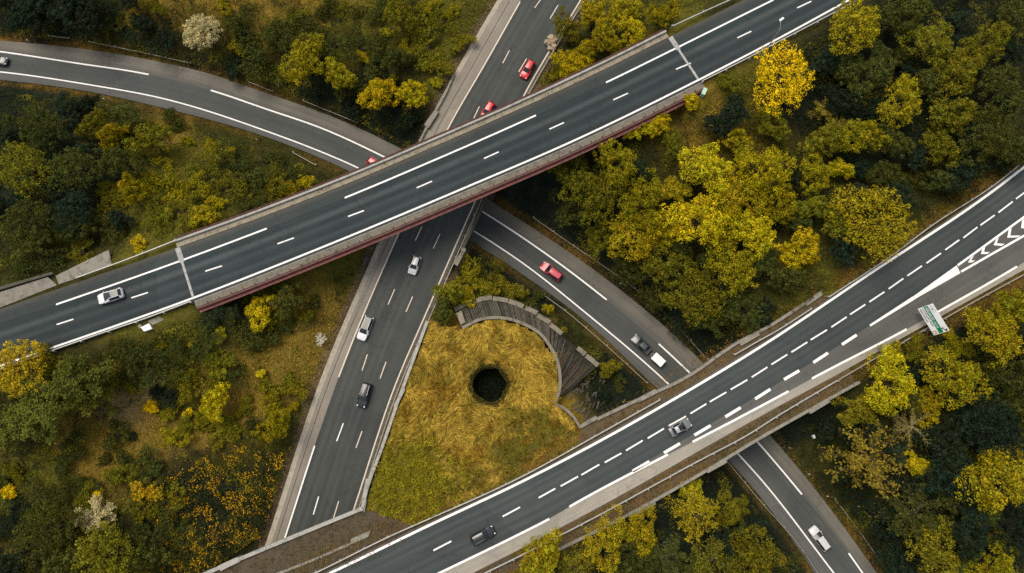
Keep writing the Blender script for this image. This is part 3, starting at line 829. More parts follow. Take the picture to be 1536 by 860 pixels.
# --- motorway bridge over the slip road
b3 = thing('motorway_bridge', 'concrete bridge with grassy verges carrying the motorway over the slip road', 'bridge', at(1047, 625, Z_HWY - 1.4))
def deck(poly, o, name, mat, z0, z1):
    m = MB(); m.prism([(p - o.location).xy for p in poly], z0 - o.location.z, z1 - o.location.z); return m.build(name, mat, o)
soilm = concrete('verge_soil', (0.10, 0.072, 0.04), 0.55)
deck(deck_ramp_poly, b3, 'deck', soilm, Z_HWY - 1.3, Z_HWY - 0.09)
for pts, w in (([(896, 629), (955, 601), (1023, 570), (1109, 513), (1160, 486), (1209, 454)], 0.5), ([(836, 826), (949, 769), (1060, 706), (1134, 661), (1213, 616), (1290, 573)], 0.5)):
    m = bar(local(curve(pts, Z_HWY + 0.25), b3), w, -1.7, 0.0); m.build('parapet', M['concrete'], b3)
for c in ([(871, 643), (897, 629), (894, 624), (868, 639)], [(955, 599), (983, 584), (986, 590), (958, 604)], [(1108, 513), (1136, 497), (1140, 503), (1112, 519)], [(1207, 453), (1231, 437), (1235, 442), (1211, 459)], [(954, 768), (982, 752), (984, 757), (956, 773)], [(1059, 704), (1088, 687), (1091, 694), (1062, 710)], [(1213, 614), (1243, 597), (1246, 603), (1216, 621)]):
    m = MB(); slab_px(m, c, Z_HWY + 0.34, 1.9, b3); m.build('end_block', M['concrete'], b3)

# --- motorway bridge over the trunk road, bottom left
b4 = thing('motorway_bridge', 'broad brown earth covered bridge deck over the bottom end of the three lane road', 'bridge', at(450, 820, Z_HWY - 1.4))
deck(deck_low_poly, b4, 'deck', concrete('bare_brown_soil', (0.082, 0.062, 0.04), 0.5), Z_HWY - 1.5, Z_HWY - 0.12)
m = bar(local(curve([(235, 893), (310, 860), (400, 822), (480, 789), (543.6, 763)], Z_HWY + 0.35), b4), 0.6, -1.9, 0.0); m.build('parapet', M['concrete_light'], b4)
m = MB(); slab_px(m, [(327, 849), (356, 836), (361, 842), (331, 857)], Z_HWY + 0.42, 2.0, b4); m.build('end_block', M['concrete_light'], b4)
m = bar(local(curve([(395, 868), (424, 858), (470, 840), (523, 817)], Z_HWY + 0.05), b4), 0.4, -0.25, 0.0); m.build('kerb', M['concrete'], b4)
m = MB(); slab_px(m, [(523, 818), (527, 808), (556, 796), (552, 806)], Z_HWY + 0.12, 0.4, b4); m.build('end_block', M['concrete'], b4)

# --- retaining wall on the right of the trunk road
rw = thing('retaining_wall', 'pale concrete retaining wall between the three lane road and the golden grass', 'wall', at(594, 611, 4.8))
wl = curve(WALL_MID, Z_ISL + 0.3)
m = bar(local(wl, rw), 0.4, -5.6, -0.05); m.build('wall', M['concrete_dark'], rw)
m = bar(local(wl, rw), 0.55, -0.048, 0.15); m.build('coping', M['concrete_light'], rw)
for c in ([(604, 582), (590, 609), (594, 612), (608, 584)], [(549, 718), (543, 748), (549, 749), (555, 719)]):
    m = MB(); slab_px(m, c, Z_ISL + 0.55, 0.5, rw); m.build('coping_slab', M['concrete_light'], rw)
m = MB(); slab_px(m, [(543, 749), (541, 767), (547, 768), (550, 750)], Z_ISL + 0.4, 2, rw); m.build('end_block', M['concrete'], rw)

# --- ribbed terrace above the slip road
tw = thing('terrace_wall', 'curved ribbed concrete slope with kerbed rims around the golden grass', 'retaining wall', at(790, 500, 6.0))
ia, oa = resample(arc_in_w, 101), resample(arc_out_w, 101)
m = MB()
NR = 10
for i in range(100):
    for j in range(NR):
        def q(a, b):
            p = ia[a].lerp(oa[a], b / NR); return (p.x - tw.location.x, p.y - tw.location.y, p.z - 0.35 - 0.25 * math.sin(b / NR * math.pi) - tw.location.z)
        m.face([q(i, j), q(i, j + 1), q(i + 1, j + 1), q(i + 1, j)])
m.build('slope', M['slope_dark'], tw)
random.seed(5)
for i in range(4, 98):
    if random.random() < (0.04 if i < 70 else 0.16): continue
    a, b = ia[i], oa[i]; e = 0.97 if i < 66 else random.uniform(0.55, 0.95)
    m = MB(); n = 6
    ln = [a.lerp(b, 0.06 + (e - 0.06) * k / (n - 1)) for k in range(n)]
    ln = [Vector((p.x, p.y, p.z - 0.22 - 0.25 * math.sin((0.06 + (e - 0.06) * k / (n - 1)) * math.pi))) for k, p in enumerate(ln)]
    m = bar(local(ln, tw), random.uniform(0.09, 0.15), -0.2, random.uniform(0.0, 0.12)); m.build('rib', random.choice([M['rib_a'], M['rib_a'], M['concrete_dark']]) if i < 76 else random.choice([M['concrete_dark'], M['rib_b']]), tw)
m = bar(local(lift(arc_in_w, 0.0), tw), 0.55, -0.9, 0.14); m.build('rim', M['rim'], tw)
tail = catmull([at(x, y, Z_ISL) for x, y in ARC_TAIL], 0.6)
m = bar(local(tail, tw), 0.5, -5.0, 0.12); m.build('rim', M['rim'], tw)
for a, b in (((682, 464.5), (713, 450)), ((714, 451.5), (738, 446.5)), ((739, 448), (762, 451.5)), ((763, 452), (785, 460)), ((788, 462), (806, 470)), ((806, 473), (825, 484)), ((825, 487), (843, 501)), ((866, 522), (878, 532)), ((879, 533.5), (897, 548.5))):
    l = curve([a, ((a[0] + b[0]) / 2, (a[1] + b[1]) / 2 - (1.2 if a[0] < 720 else 0.6)), b], Z_OUT + 0.35)
    m = bar(local(l, tw), 0.85, -1.2, random.uniform(-0.05, 0.1)); m.build('coping_slab', M['rim'], tw)
m = MB(); slab_px(m, [(684, 470), (693, 492), (700, 489), (692, 466)], 8.4, 1.0, tw); m.build('end_block', M['sand_kerb'], tw)

# --- round pit in the grass
pt = thing('round_pit', 'dark round shaft in the middle of the golden grass', 'pit', (PIT.x, PIT.y, Z_ISL - 4.6))
m = MB(); n = 64
rr = [PIT_R * (1 + 0.05 * math.sin(3 * 2 * math.pi * k / n + 1) + 0.03 * math.sin(7 * 2 * math.pi * k / n)) for k in range(n)]
prof = [(1.0, 4.53), (0.99, 2.6), (0.96, 0.3), (0.5, 0.15), (0.02, 0.12)]
for k in range(n):
    a0, a1 = 2 * math.pi * k / n, 2 * math.pi * (k + 1) / n; r0, r1 = rr[k], rr[(k + 1) % n]
    for (s0, h0), (s1, h1) in zip(prof, prof[1:]):
        m.face([(r0 * s0 * math.cos(a0), r0 * s0 * math.sin(a0), h0), (r1 * s0 * math.cos(a1), r1 * s0 * math.sin(a1), h0), (r1 * s1 * math.cos(a1), r1 * s1 * math.sin(a1), h1), (r0 * s1 * math.cos(a0), r0 * s1 * math.sin(a0), h1)])
pitm = plain('near_black_earth', (0.012, 0.013, 0.008), 0.9, 0.1, var=0.4, scale=1.5)  # near-black tone over the whole pit lining
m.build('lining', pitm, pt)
m = MB()
for k in range(n):
    a0, a1 = 2 * math.pi * k / n, 2 * math.pi * (k + 1) / n; r0, r1 = rr[k], rr[(k + 1) % n]
    m.face([(r0 * math.cos(a0), r0 * math.sin(a0), 4.535), (r1 * math.cos(a1), r1 * math.sin(a1), 4.535), ((PIT_R + 2.1) * math.cos(a1), (PIT_R + 2.1) * math.sin(a1), 4.50), ((PIT_R + 2.1) * math.cos(a0), (PIT_R + 2.1) * math.sin(a0), 4.50)])
m.build('rim', plain('pit_rim_turf', (0.13, 0.09, 0.02), 0.95, 0.1, var=.4, scale=2), pt)

# --- steel guardrails
def guardrail(line, label, step=4.0, mat='galv', h=0.72, side=1, rail_w=0.16):
    c = line[len(line) // 2]
    o = thing('guardrail', label, 'guardrail', c)
    L_ = local(line, o)
    m = MB(); m.sweep(L_, [(-rail_w / 2, h - 0.3), (rail_w / 2, h - 0.3), (rail_w / 2 + .05, h - 0.15), (rail_w / 2, h), (-rail_w / 2, h)]); m.build('rail', M[mat], o)
    tot = sum((a - b).length for a, b in zip(line, line[1:]))
    n = max(2, min(int(tot / step), 60))
    q = resample(L_, n)
    first = None
    for i, p in enumerate(q):
        a, b = q[max(i - 1, 0)], q[min(i + 1, n - 1)]; rz = math.atan2(b.y - a.y, b.x - a.x)
        if first is None:
            mm = MB(); mm.box((0, side * 0.22, (h - 0.5) / 2), (0.14, 0.16, h + 0.55)); mm.box((0, side * 0.12, h - 0.12), (0.3, 0.1, 0.12)); first = mm.build('post', M[mat])
            c_ = first
        else:
            c_ = first.copy(); COL.objects.link(c_)
        c_.parent = o; c_.location = p; c_.rotation_euler = (0, 0, rz)
    return o
GR = [
    ([(440, 874), (471, 860), (596, 799), (630, 784), (780, 716), (900, 650), (989, 600)], Z_HWY - .1, 'long pale guardrail along the upper motorway edge below the golden grass', 'galv', 1),
    ([(1100, 533), (1131, 515), (1160, 499), (1215, 464)], Z_HWY - .1, 'short guardrail on the motorway edge beside the wood, left of a gap', 'galv', 1),
    ([(1240.6, 447), (1331.6, 387), (1399, 337), (1487, 280), (1540, 238)], Z_HWY - .1, 'guardrail along the upper motorway edge by the big round tree', 'galv', 1),
    ([(700, 872), (760, 843), (885, 779), (1047, 691), (1124, 650), (1160, 627), (1254, 571)], Z_HWY - .1, 'long guardrail along the hard shoulder of the motorway', 'galv', -1),
    ([(1256, 570), (1338, 522), (1392, 491), (1470, 447), (1540, 409)], Z_HWY - .1, 'guardrail along the exit lane running behind the green sign', 'galv_dull', -1),
    ([(878, 0), (791, 147), (756, 215)], 6.0, 'cream guardrail on the right of the three lane road above the overpass', 'galv_dull', -1),
    ([(726, 293), (649, 468), (604, 570), (538, 766)], lambda px, py: z_mid(px, py), 'cream guardrail on the right of the three lane road below the overpass', 'galv_dull', -1),
    ([(0, 556), (100, 520), (160, 499), (222, 478), (288, 453)], Z_TOP - .1, 'guardrail on the lower edge of the overpass approach at far left', 'galv', -1),
    ([(118, 418), (200, 388), (266, 362)], Z_TOP - .1, 'guardrail on the upper edge of the overpass approach beside the broken concrete pad', 'galv', 1),
    ([(1052, 124), (1110, 95), (1165, 66), (1230, 32), (1290, 0)], Z_TOP - .1, 'guardrail on the overpass approach edge beside the golden tree', 'galv', -1),
    ([(1008, 42), (1060, 18), (1100, 0)], Z_TOP - .1, 'guardrail on the upper edge of the overpass approach at top right', 'galv', 1),
]
for pts, z, lab, mt, sd in GR: guardrail(curve(pts, z), lab, 4.0, mt, side=sd)
def ground_curve(pts): 
    w = [on_ground(*p) for p in pts]; c = catmull(w, 2.0)
    return [Vector((p.x, p.y, gz(p.x, p.y))) for p in c]
for pts, lab in (([(75, 56), (106, 60)], 'short loose length of guardrail above the slip road at top left'),
                 ([(136, 65), (200, 78), (288, 97)], 'pale guardrail above the slip road left of the white blossom tree'),
                 ([(372, 124), (410, 139)], 'short guardrail above the slip road right of the white blossom tree'),
                 ([(456, 153), (537, 186)], 'thin guardrail above the slip road below the bushy tree pair'),
                 ([(440, 230), (474, 249)], 'short rusty guardrail below the slip road near the overpass'),
                 ([(800, 328), (860, 370), (930, 418), (985, 460), (1060, 540)], 'long thin guardrail along the wood above the slip road'),
                 ([(815, 443), (845, 465), (910, 520), (970, 575)], 'thin guardrail between the ribbed terrace and the slip road'),
                 ([(1088, 690), (1136, 748), (1200, 822), (1228, 864)], 'long thin guardrail below the slip road at bottom right'),
                 ([(1250, 748), (1282, 790), (1332, 862)], 'thin guardrail above the slip road at bottom right')):
    guardrail(ground_curve(pts), lab, 4.0, 'galv_dull', side=1, rail_w=0.1)

# ------------------------------------------------------------------ vehicles
def carpaint(name, col, rough=0.3):
    return plain(name, col, rough, 0.5, var=0.03, coat=0.5)
# station: x/L, half width share, sill z, belt z, top z, half width share of the top
BODIES = {
 'hatch':  [(.500, .60, .30, .46, .50, .50), (.485, .80, .22, .58, .63, .66), (.42, .95, .19, .70, .79, .78), (.30, 1.0, .18, .82, .90, .80), (.22, 1.0, .18, .88, .97, .80), (.03, 1.0, .18, .92, .96, .67), (-.16, 1.0, .18, .93, 1.0, .67), (-.38, .99, .20, .94, .955, .63), (-.465, .94, .24, .92, .70, .70), (-.495, .84, .30, .70, .56, .66), (-.5, .7, .36, .5, .42, .6)],
 'sedan':  [(.500, .60, .30, .44, .48, .50), (.488, .82, .22, .56, .62, .68), (.43, .95, .19, .68, .75, .80), (.30, 1.0, .18, .78, .85, .82), (.20, 1.0, .18, .84, .90, .80), (.04, 1.0, .18, .88, .97, .65), (-.10, 1.0, .18, .89, 1.0, .65), (-.25, 1.0, .19, .90, .965, .62), (-.37, .99, .20, .90, .70, .74), (-.465, .93, .24, .86, .66, .76), (-.495, .83, .30, .66, .55, .68), (-.5, .7, .36, .48, .42, .6)],
 'estate': [(.500, .60, .30, .46, .50, .50), (.485, .82, .22, .58, .63, .68), (.42, .95, .19, .70, .78, .80), (.30, 1.0, .18, .80, .88, .82), (.23, 1.0, .18, .86, .95, .80), (.06, 1.0, .18, .90, .97, .69), (-.12, 1.0, .18, .91, 1.0, .69), (-.43, .98, .20, .92, .97, .66), (-.485, .93, .24, .90, .68, .72), (-.497, .84, .30, .66, .54, .66), (-.5, .7, .36, .5, .42, .6)],
}
def make_car(name, label, cat, px, py, zroad, head, L, W, H, paint, style, sunroof=False, rails=False, roofmat=None):
    z = zc(zroad)(px, py) + 0.012
    c = at(px, py, z + 0.55); c.z = z
    a = at(px, py, z); b_ = at(px + head[0], py + head[1], z)
    rz = math.atan2(b_.y - a.y, b_.x - a.x)
    root = tag(empty(name, c, rz), label, cat)
    st = BODIES[style]
    rings = []
    for (x, w, zb, zs, zt, wt) in st:
        cab = zt >= .93 if st.index((x, w, zb, zs, zt, wt)) > 3 else False
        hw = W / 2 * w; sc = H
        if zt > .9 and x < .21: top = zt * H
        else: top = zt * (H * .98 if x < 0 else 1.02)
        if x < -.3 and zt < .9: top = max(zt * H, .3)
        belt = min(zs * (H / 1.45), top - 0.02)
        wtt = W / 2 * wt
        pts = [(0, zb), (.84 * hw, zb), (hw, zb + .12), (hw * 1.0, (zb + belt) / 2 + .06), (.975 * hw, belt), (min(wtt, .95 * hw), top - .05 if top - belt > .15 else belt + (top - belt) * .6), (min(wtt, .95 * hw) * .86, top - .008), (0, top)]
        full = [(x * L, y, zz) for y, zz in pts] + [(x * L, -y, zz) for y, zz in pts[-2:0:-1]]
        rings.append(full)
    n = len(rings[0])
    # find cabin stations
    xs = [s[0] for s in st]
    ci = next(i for i, s in enumerate(st) if s[4] >= .955 and s[0] < .21)       # windscreen top
    cj = max(i for i, s in enumerate(st) if s[4] >= .95)                         # rear roof end
    parts = {'body': MB(), 'windscreen': MB(), 'rear_window': MB(), 'side_window': MB(), 'side_window2': MB(), 'sunroof': MB()}
    for i in range(len(rings) - 1):
        for k in range(n):
            k2 = (k + 1) % n
            q = [rings[i][k], rings[i + 1][k], rings[i + 1][k2], rings[i][k2]]
            strip = k if k < 7 else n - 1 - k
            key = 'body'
            if i == ci - 1 and strip in (5, 6): key = 'windscreen'
            elif i == cj and strip in (5, 6): key = 'rear_window'
            elif ci <= i < cj and strip == 4: key = 'side_window' if k < 7 else 'side_window2'
            elif sunroof and i == ci and strip in (6,): key = 'sunroof'
            elif sunroof and ci < i < cj and strip in (6,) and style != 'sedan': key = 'sunroof'
            parts[key].face(q, 1 if (key == 'body' and roofmat and ci <= i < cj and strip in (5, 6)) else 0)
    for ring, rev in ((rings[0], False), (rings[-1], True)):
        parts['body'].face(ring[::-1] if rev else ring)
    body = parts['body'].build('body', [paint, roofmat or paint], root, smooth=True)
    body.data.set_sharp_from_angle(angle=R(38))
    for k, nm in (('windscreen', 'windscreen'), ('rear_window', 'rear_window'), ('side_window', 'side_window'), ('side_window2', 'side_window'), ('sunroof', 'sunroof')):
        if parts[k].f: parts[k].build(nm, M['glass'], root, smooth=True)
    # wheels
    r = .33 if H < 1.6 else .36
    for sx in (.305, -.295):
        for s in (1, -1):
            m = MB(); y0 = s * (W / 2 - .20); y1 = s * (W / 2 + .012)
            m.tube((sx * L, y0, r), (sx * L, y1, r), r, r, 20); w = m.build('wheel', M['rubber'], root)
            m = MB(); m.tube((sx * L, y1 - s * .01, r), (sx * L, y1 + s * .012, r), r * .66, r * .6, 14); m.build('rim', M['alloy'], w)
    hz = .64 * H / 1.45 + .04
    for s in (1, -1):
        m = MB(); m.ball((.445 * L, s * .345 * W, hz), (.17, .13, .09), 10, 6); m.build('headlight', M['lamp_glass'], root, smooth=True)
        m = MB(); m.ball((-.475 * L, s * .40 * W, hz + .1), (.10, .11, .12), 8, 6); m.build('tail_light', M['tail_red'], root, smooth=True)
        m = MB(); m.ball((.19 * L, s * (W / 2 + .07), .93 * H / 1.45), (.07, .12, .075), 8, 6); m.build('mirror', paint, root, smooth=True)
    m = MB(); m.box((.497 * L, 0, .42), (.03, .55 * W, .14)); m.build('grille', M['trim'], root)
    m = MB(); m.box((-.5 * L, 0, .40), (.03, .62 * W, .16)); m.build('bumper', M['trim'], root)
    if rails:
        for s in (1, -1):
            m = MB(); m.tube((.0, s * W * .335, H + .035), (-.42 * L, s * W * .325, H + .01), .03, .03, 6); m.build('roof_rail', M['alloy'], root)
    # wiper pair and plate
    return root

P_white = carpaint('silver_white_paint', (0.66, 0.65, 0.65)); P_silver = carpaint('silver_paint', (0.50, 0.49, 0.49), .35); P_grey = carpaint('grey_paint', (0.30, 0.30, 0.30), .35)
P_red = carpaint('bright_red_paint', (0.50, 0.014, 0.022)); P_rose = carpaint('faded_red_paint', (0.42, 0.028, 0.05), .4); P_black = carpaint('black_paint', (0.016, 0.018, 0.018), .25); P_dark = carpaint('dark_grey_paint', (0.042, 0.048, 0.05), .3); P_gun = carpaint('gunmetal_paint', (0.13, 0.135, 0.135), .35)
make_car('car', 'white car with dark sunroof driving left on the overpass', 'car', 166, 444.5, Z_TOP, (-36, 11.5), 4.35, 1.82, 1.45, P_white, 'hatch', sunroof=True)
make_car('car', 'bright red car in full view above the overpass on the three lane road', 'car', 791.5, 104.5, lambda a, b: 6.0, (-16, 28), 4.1, 1.76, 1.46, P_red, 'hatch')
make_car('car', 'red car half hidden by the upper edge of the overpass on the three lane road', 'car', 731.5, 167, lambda a, b: 6.0, (-16, 28), 4.1, 1.76, 1.46, P_red, 'hatch')
make_car('car', 'red car on the curved slip road nearly hidden under the overpass edge', 'car', 565.5, 247.5, z_slip, (25, 15), 4.3, 1.76, 1.46, P_red, 'hatch')
make_car('car', 'small plain silver car just below the overpass on the three lane road', 'car', 622, 398, z_mid, (-8.5, 24), 3.7, 1.68, 1.46, P_silver, 'hatch')
make_car('car', 'white car with dark glass roof by the left lane line of the three lane road', 'car', 548, 492.5, z_mid, (-12, 30), 4.7, 1.84, 1.46, P_white, 'estate', sunroof=True)
make_car('car', 'black car with pale roof rails on the three lane road', 'car', 546.5, 593, z_mid, (-9, 30), 4.55, 1.86, 1.62, P_black, 'estate', rails=True)
make_car('car', 'faded red car on the slip road beside the wood', 'car', 827, 407.5, z_slip, (-29, -21), 4.75, 1.86, 1.6, P_rose, 'estate')
car_tow = make_car('car', 'dark grey car pulling a white trailer on the slip road', 'car', 962, 517, z_slip, (-27, -26), 4.4, 1.8, 1.46, P_dark, 'sedan')
make_car('car', 'silver estate car on the slip road at bottom right', 'car', 1229, 807.5, z_slip, (-23, -31), 4.65, 1.78, 1.47, P_silver, 'estate')
make_car('car', 'grey car with dark sunroof in the right lane of the motorway', 'car', 1020, 641.5, Z_HWY, (31, -18), 4.15, 1.76, 1.45, P_gun, 'sedan', sunroof=True, roofmat=P_grey)
make_car('car', 'black car at the lower left end of the motorway', 'car', 724, 803, Z_HWY, (31, -16), 4.4, 1.8, 1.46, P_black, 'hatch')
make_car('car', 'dark car entering at the far left end of the slip road', 'car', -4.5, 90.5, z_slip, (30, 4), 4.4, 1.8, 1.46, P_dark, 'hatch')

# trailer behind the dark grey car
tc_ = at(987.5, 540, 0.9); a = at(962, 517, 0); b_ = at(988, 540.5, 0)
tr = tag(empty('trailer', (tc_.x, tc_.y, 0.012), math.atan2(a.y - b_.y, a.x - b_.x)), 'white box trailer towed by the dark grey car', 'trailer')
m = MB(); m.box((0, 0, .78), (2.35, 1.5, .62)); bevel(m.build('box', M['white'], tr), .015)
m = MB(); m.box((0, 0, 1.115), (2.42, 1.57, .05)); bevel(m.build('lid', M['white'], tr), .02)
for s in (1, -1):
    m = MB(); m.tube((1.16, s * .5, .45), (1.75, 0.02 * s, .45), .04, .04, 6); m.build('drawbar', M['galv'], tr)
    m = MB(); m.tube((-.1, s * .76, .28), (-.1, s * .92, .28), .28, .28, 16); w = m.build('wheel', M['rubber'], tr)
    m = MB(); m.tube((-.1, s * .915, .28), (-.1, s * .932, .28), .17, .16, 12); m.build('rim', M['alloy'], w)
    m = MB(); m.box((-1.19, s * .55, .55), (.04, .2, .1)); m.build('tail_light', M['tail_red'], tr)
m = MB(); m.tube((1.7, 0, .45), (1.98, 0, .47), .055, .06, 8); m.build('coupling', M['trim'], tr)

# ------------------------------------------------------------------ direction sign over the exit lane edge
A_, B_ = at(1376.5, 463.5, 12.2), at(1401, 503.5, 12.2)
sd = (B_ - A_).normalized(); SW = (B_ - A_).length; SH = 2.95
sg = tag(empty('road_sign', (*(A_.lerp(B_, .5)).xy, Z_HWY - .2), math.atan2(sd.y, sd.x)), 'white direction sign with a green stripe beside the exit lane', 'road sign')
B0 = 2.4
def slabxz(name, x0, x1, z0, z1, y, th, mat, par):
    m = MB(); m.box(((x0 + x1) / 2, y + th / 2, (z0 + z1) / 2), (x1 - x0, th, z1 - z0)); return m.build(name, mat, par)
panel = slabxz('panel', -SW / 2, SW / 2, 0, SH, 0, .08, M['white'], sg)
panel.location = (0, 0, B0); panel.rotation_euler = (R(-24), 0, 0); FB, B0 = B0, 0.0
g0, g1 = B0 + 1.08, B0 + 1.90
stripe = slabxz('stripe', -SW / 2 + .06, SW / 2 - .06, g0, g1, -.006, .004, M['sign_green'], panel)
def text(s, size, x, z, y, mat, par, name='lettering', sx=1.0):
    cu = bpy.data.curves.new(name, 'FONT'); cu.body = s; cu.size = size; cu.resolution_u = 2; cu.offset = 0.004
    o = bpy.data.objects.new(name, cu); COL.objects.link(o)
    dg = bpy.context.evaluated_depsgraph_get(); me = bpy.data.meshes.new_from_object(o.evaluated_get(dg))
    bpy.data.objects.remove(o)
    w = max(v.co.x for v in me.vertices) - min(v.co.x for v in me.vertices)
    k = link(name, me, par, mat); k.rotation_euler = (R(90), 0, 0); k.location = (x, y, z); k.scale = (sx, 1, 1)
    return k, w * sx
t1, w1 = text('VERSAILLES', .68, -SW / 2 + .22, g0 + .17, -.010, M['white'], panel, sx=.74)
t2, w2 = text('-CENTRE', .48, -SW / 2 + .22 + w1 + .10, g0 + .19, -.010, M['white'], panel, sx=.74)
# two rows of small black characters too fine to read
random.seed(3)
for zz, x0, x1 in ((B0 + .66, -SW / 2 + .25, SW / 2 - 1.5), (B0 + .20, -SW / 2 + .25, SW / 2 - 2.6)):
    m = MB(); x = x0
    while x < x1:
        w = random.uniform(.10, .17)
        m.box((x + w / 2, -.008, zz + random.uniform(.12, .16)), (w, .004, random.uniform(.24, .34)))
        x += w + random.uniform(.10, .16)
    m.build('lettering', M['sign_black'], panel)
for x in (-SW / 2 + .55, -SW / 2 + 1.25):      # outlined ovals at the upper left
    m = MB(); n = 20
    for k in range(n):
        a0, a1 = 2 * math.pi * k / n, 2 * math.pi * (k + 1) / n
        q = lambda a, r: (x + .27 * r * math.cos(a), -.007, B0 + 2.40 + .34 * r * math.sin(a))
        m.face([q(a0, 1), q(a1, 1), q(a1, .72), q(a0, .72)])
    m.build('emblem', M['sign_grey'], panel)
m = MB()     # slanting black arrow, lower right of the panel, pointing up the exit
cx, cz = SW / 2 - .52, B0 + 2.38
for pts in ([(-.30, -.30), (-.20, -.40), (.20, 0.0), (.10, .10)], [(.34, .30), (-.06, .30), (.30, -.10)]):
    m.face([(cx + px_, -.007, cz + pz_) for px_, pz_ in [(1.25 * q_[0], 1.25 * q_[1]) for q_ in pts]])
m.build('arrow', M['sign_black'], panel)
slabxz('pictogram', SW / 2 - .75, SW / 2 - .12, B0 + .10, B0 + .85, -.006, .004, M['sign_beige'], panel)
slabxz('pictogram_inset', SW / 2 - .55, SW / 2 - .32, B0 + .2, B0 + .55, -.010, .003, M['white'], panel)
for x in (-SW / 2 + .9, SW / 2 - .9):
    m = MB(); gzp = gz(*(sg.matrix_basis @ Vector((x, .2, 0))).xy) - sg.location.z
    tp = FB + .35 * SH; m.box((x, .62, (tp + gzp - .5) / 2), (.14, .2, tp - gzp + .5)); m.tube((x, .62, tp - .1), (x, 1.02, FB + .8 * SH), .06, .06, 6); m.build('post', M['galv'], sg)

# ------------------------------------------------------------------ street lamp over the golden tree
lb = at(1143, 83, Z_TOP - .3); lb.z = gz(lb.x, lb.y)
lp = tag(empty('street_lamp', lb), 'tall thin street lamp leaning its head over the overpass beside the golden tree', 'street lamp')
hz_ = Z_TOP - lb.z
m = MB(); m.tube((0, 0, -.3), (0, 0, 8.3 + hz_), .12, .07, 10); m.build('pole', M['galv'], lp)
m = MB(); m.tube((0, 0, 8.3 + hz_), (-.10, .75, 9.0 + hz_), .06, .05, 8); m.tube((-.10, .75, 9.0 + hz_), (-.15, 1.2, 9.1 + hz_), .05, .05, 8); m.build('arm', M['galv'], lp)
m = MB(); m.box((0, 0, 0), (.9, .38, .2)); hd = bevel(m.build('lamp_head', M['white'], lp), .06); hd.location = (.05, 1.4, 9.15 + hz_); hd.rotation_euler = (0, 0, R(38))
m = MB(); m.box((0, 0, -.12), (.6, .26, .04)); m.build('lens', M['lamp_glass'], hd)
m = MB(); m.tube((0, 0, -.3), (0, 0, .25), .28, .28, 12); m.build('base', M['concrete'], lp)

# ------------------------------------------------------------------ small things
def flat_slab(name, label, cat, corners, mat, z=None, th=.3, up=.08):
    cs = [on_ground(*c) if z is None else at(*c, z) for c in corners]
    c0 = sum(cs, Vector()) / len(cs)
    zt = max(p.z for p in cs) + up - c0.z
    m = MB(); m.prism([(p - c0).xy for p in cs], zt - th - (0.6 if z is None else 0), zt)
    o = m.build(name, mat); o.location = c0
    return tag(o, label, cat)
flat_slab('concrete_pad', 'broken pale concrete pad beside the overpass approach at far left', 'slab', [(84, 414), (163, 375), (168, 397), (118, 417), (88, 427)], M['concrete'], Z_TOP - .32)
flat_slab('gravel_strip', 'sandy gravel strip along the overpass approach at the left edge', 'gravel strip', [(-20, 445), (72, 416), (86, 428), (0, 462), (-20, 468)], M['gravel'], Z_TOP - .34)
flat_slab('concrete_block', 'low concrete wall edge above the sandy gravel strip', 'wall', [(-20, 436), (78, 408), (80, 411), (-20, 441)], M['concrete_dark'], Z_TOP, 0.8)
flat_slab('concrete_slab', 'small stained concrete slab below the left expansion joint', 'slab', [(222, 482), (240, 475), (247, 480), (230, 488)], M['concrete'])
flat_slab('broken_board', 'white broken board lying on grass below the overpass', 'board', [(214, 492), (226, 486), (231, 494), (219, 498)], M['white'], up=.5)
flat_slab('rubble', 'pale brown rubble lump beside the white broken board', 'rubble', [(209, 489), (213, 487), (216, 491), (212, 494)], M['sand_kerb'], up=.45)
cbp = on_ground(1056, 138, 1.0)
cb = tag(empty('utility_cabinet', cbp, R(65)), 'mint green utility cabinet below the right expansion joint', 'cabinet')
m = MB(); m.box((0, 0, .55), (1.2, .6, 1.3)); bevel(m.build('body', M['mint'], cb), .03)
m = MB(); m.box((0, 0, 1.235), (1.3, .7, .07)); bevel(m.build('roof', M['mint'], cb), .015)
m = MB(); m.box((0.3, -.32, .6), (.55, .03, 1.0)); d = m.build('door', M['mint'], cb)
m = MB(); m.box((.1, -.345, .65), (.03, .03, .15)); m.build('handle', M['trim'], d)
dl = MB(); dl.box((0, 0, .45), (.13, .09, .95)); dlm = dl.mesh('marker_post')
PC = plain('marker_white', (.78, .78, .76), .5, .3, var=.03); dlm.materials.append(PC)
for k, (x, y, lab) in enumerate([(386, 211, 'white marker post below the slip road left of the overpass'), (419, 131, 'white marker post above the slip road near the bushy tree pair'), (44, 63, 'white marker post above the far left end of the slip road'), (158, 150, 'white marker post below the slip road near the far left'), (273, 105, 'white marker post above the slip road under the white blossom tree'), (930, 426, 'white marker post on the brown bank above the slip road'), (1006, 492, 'white marker post above the slip road by the trailer'), (1212, 711, 'white marker post right of the slip road below the motorway'), (1183, 672, 'white marker post right of the slip road close under the motorway'), (1239, 744, 'white marker post at the top of the thin bottom right guardrail')]):
    p = on_ground(x, y)
    o = bpy.data.objects.new('marker_post', dlm); COL.objects.link(o); o.location = p; o.rotation_euler = (0, 0, .4 * k)
    tag(o, lab, 'marker post', 'marker posts along the slip road')
bd = on_ground(1221, 655)
flat_slab('litter_sack', 'white sack lying in the dark slope under the motorway parapet', 'sack', [(1217, 653), (1221, 652), (1222, 657), (1219, 658)], M['white'], up=.3)

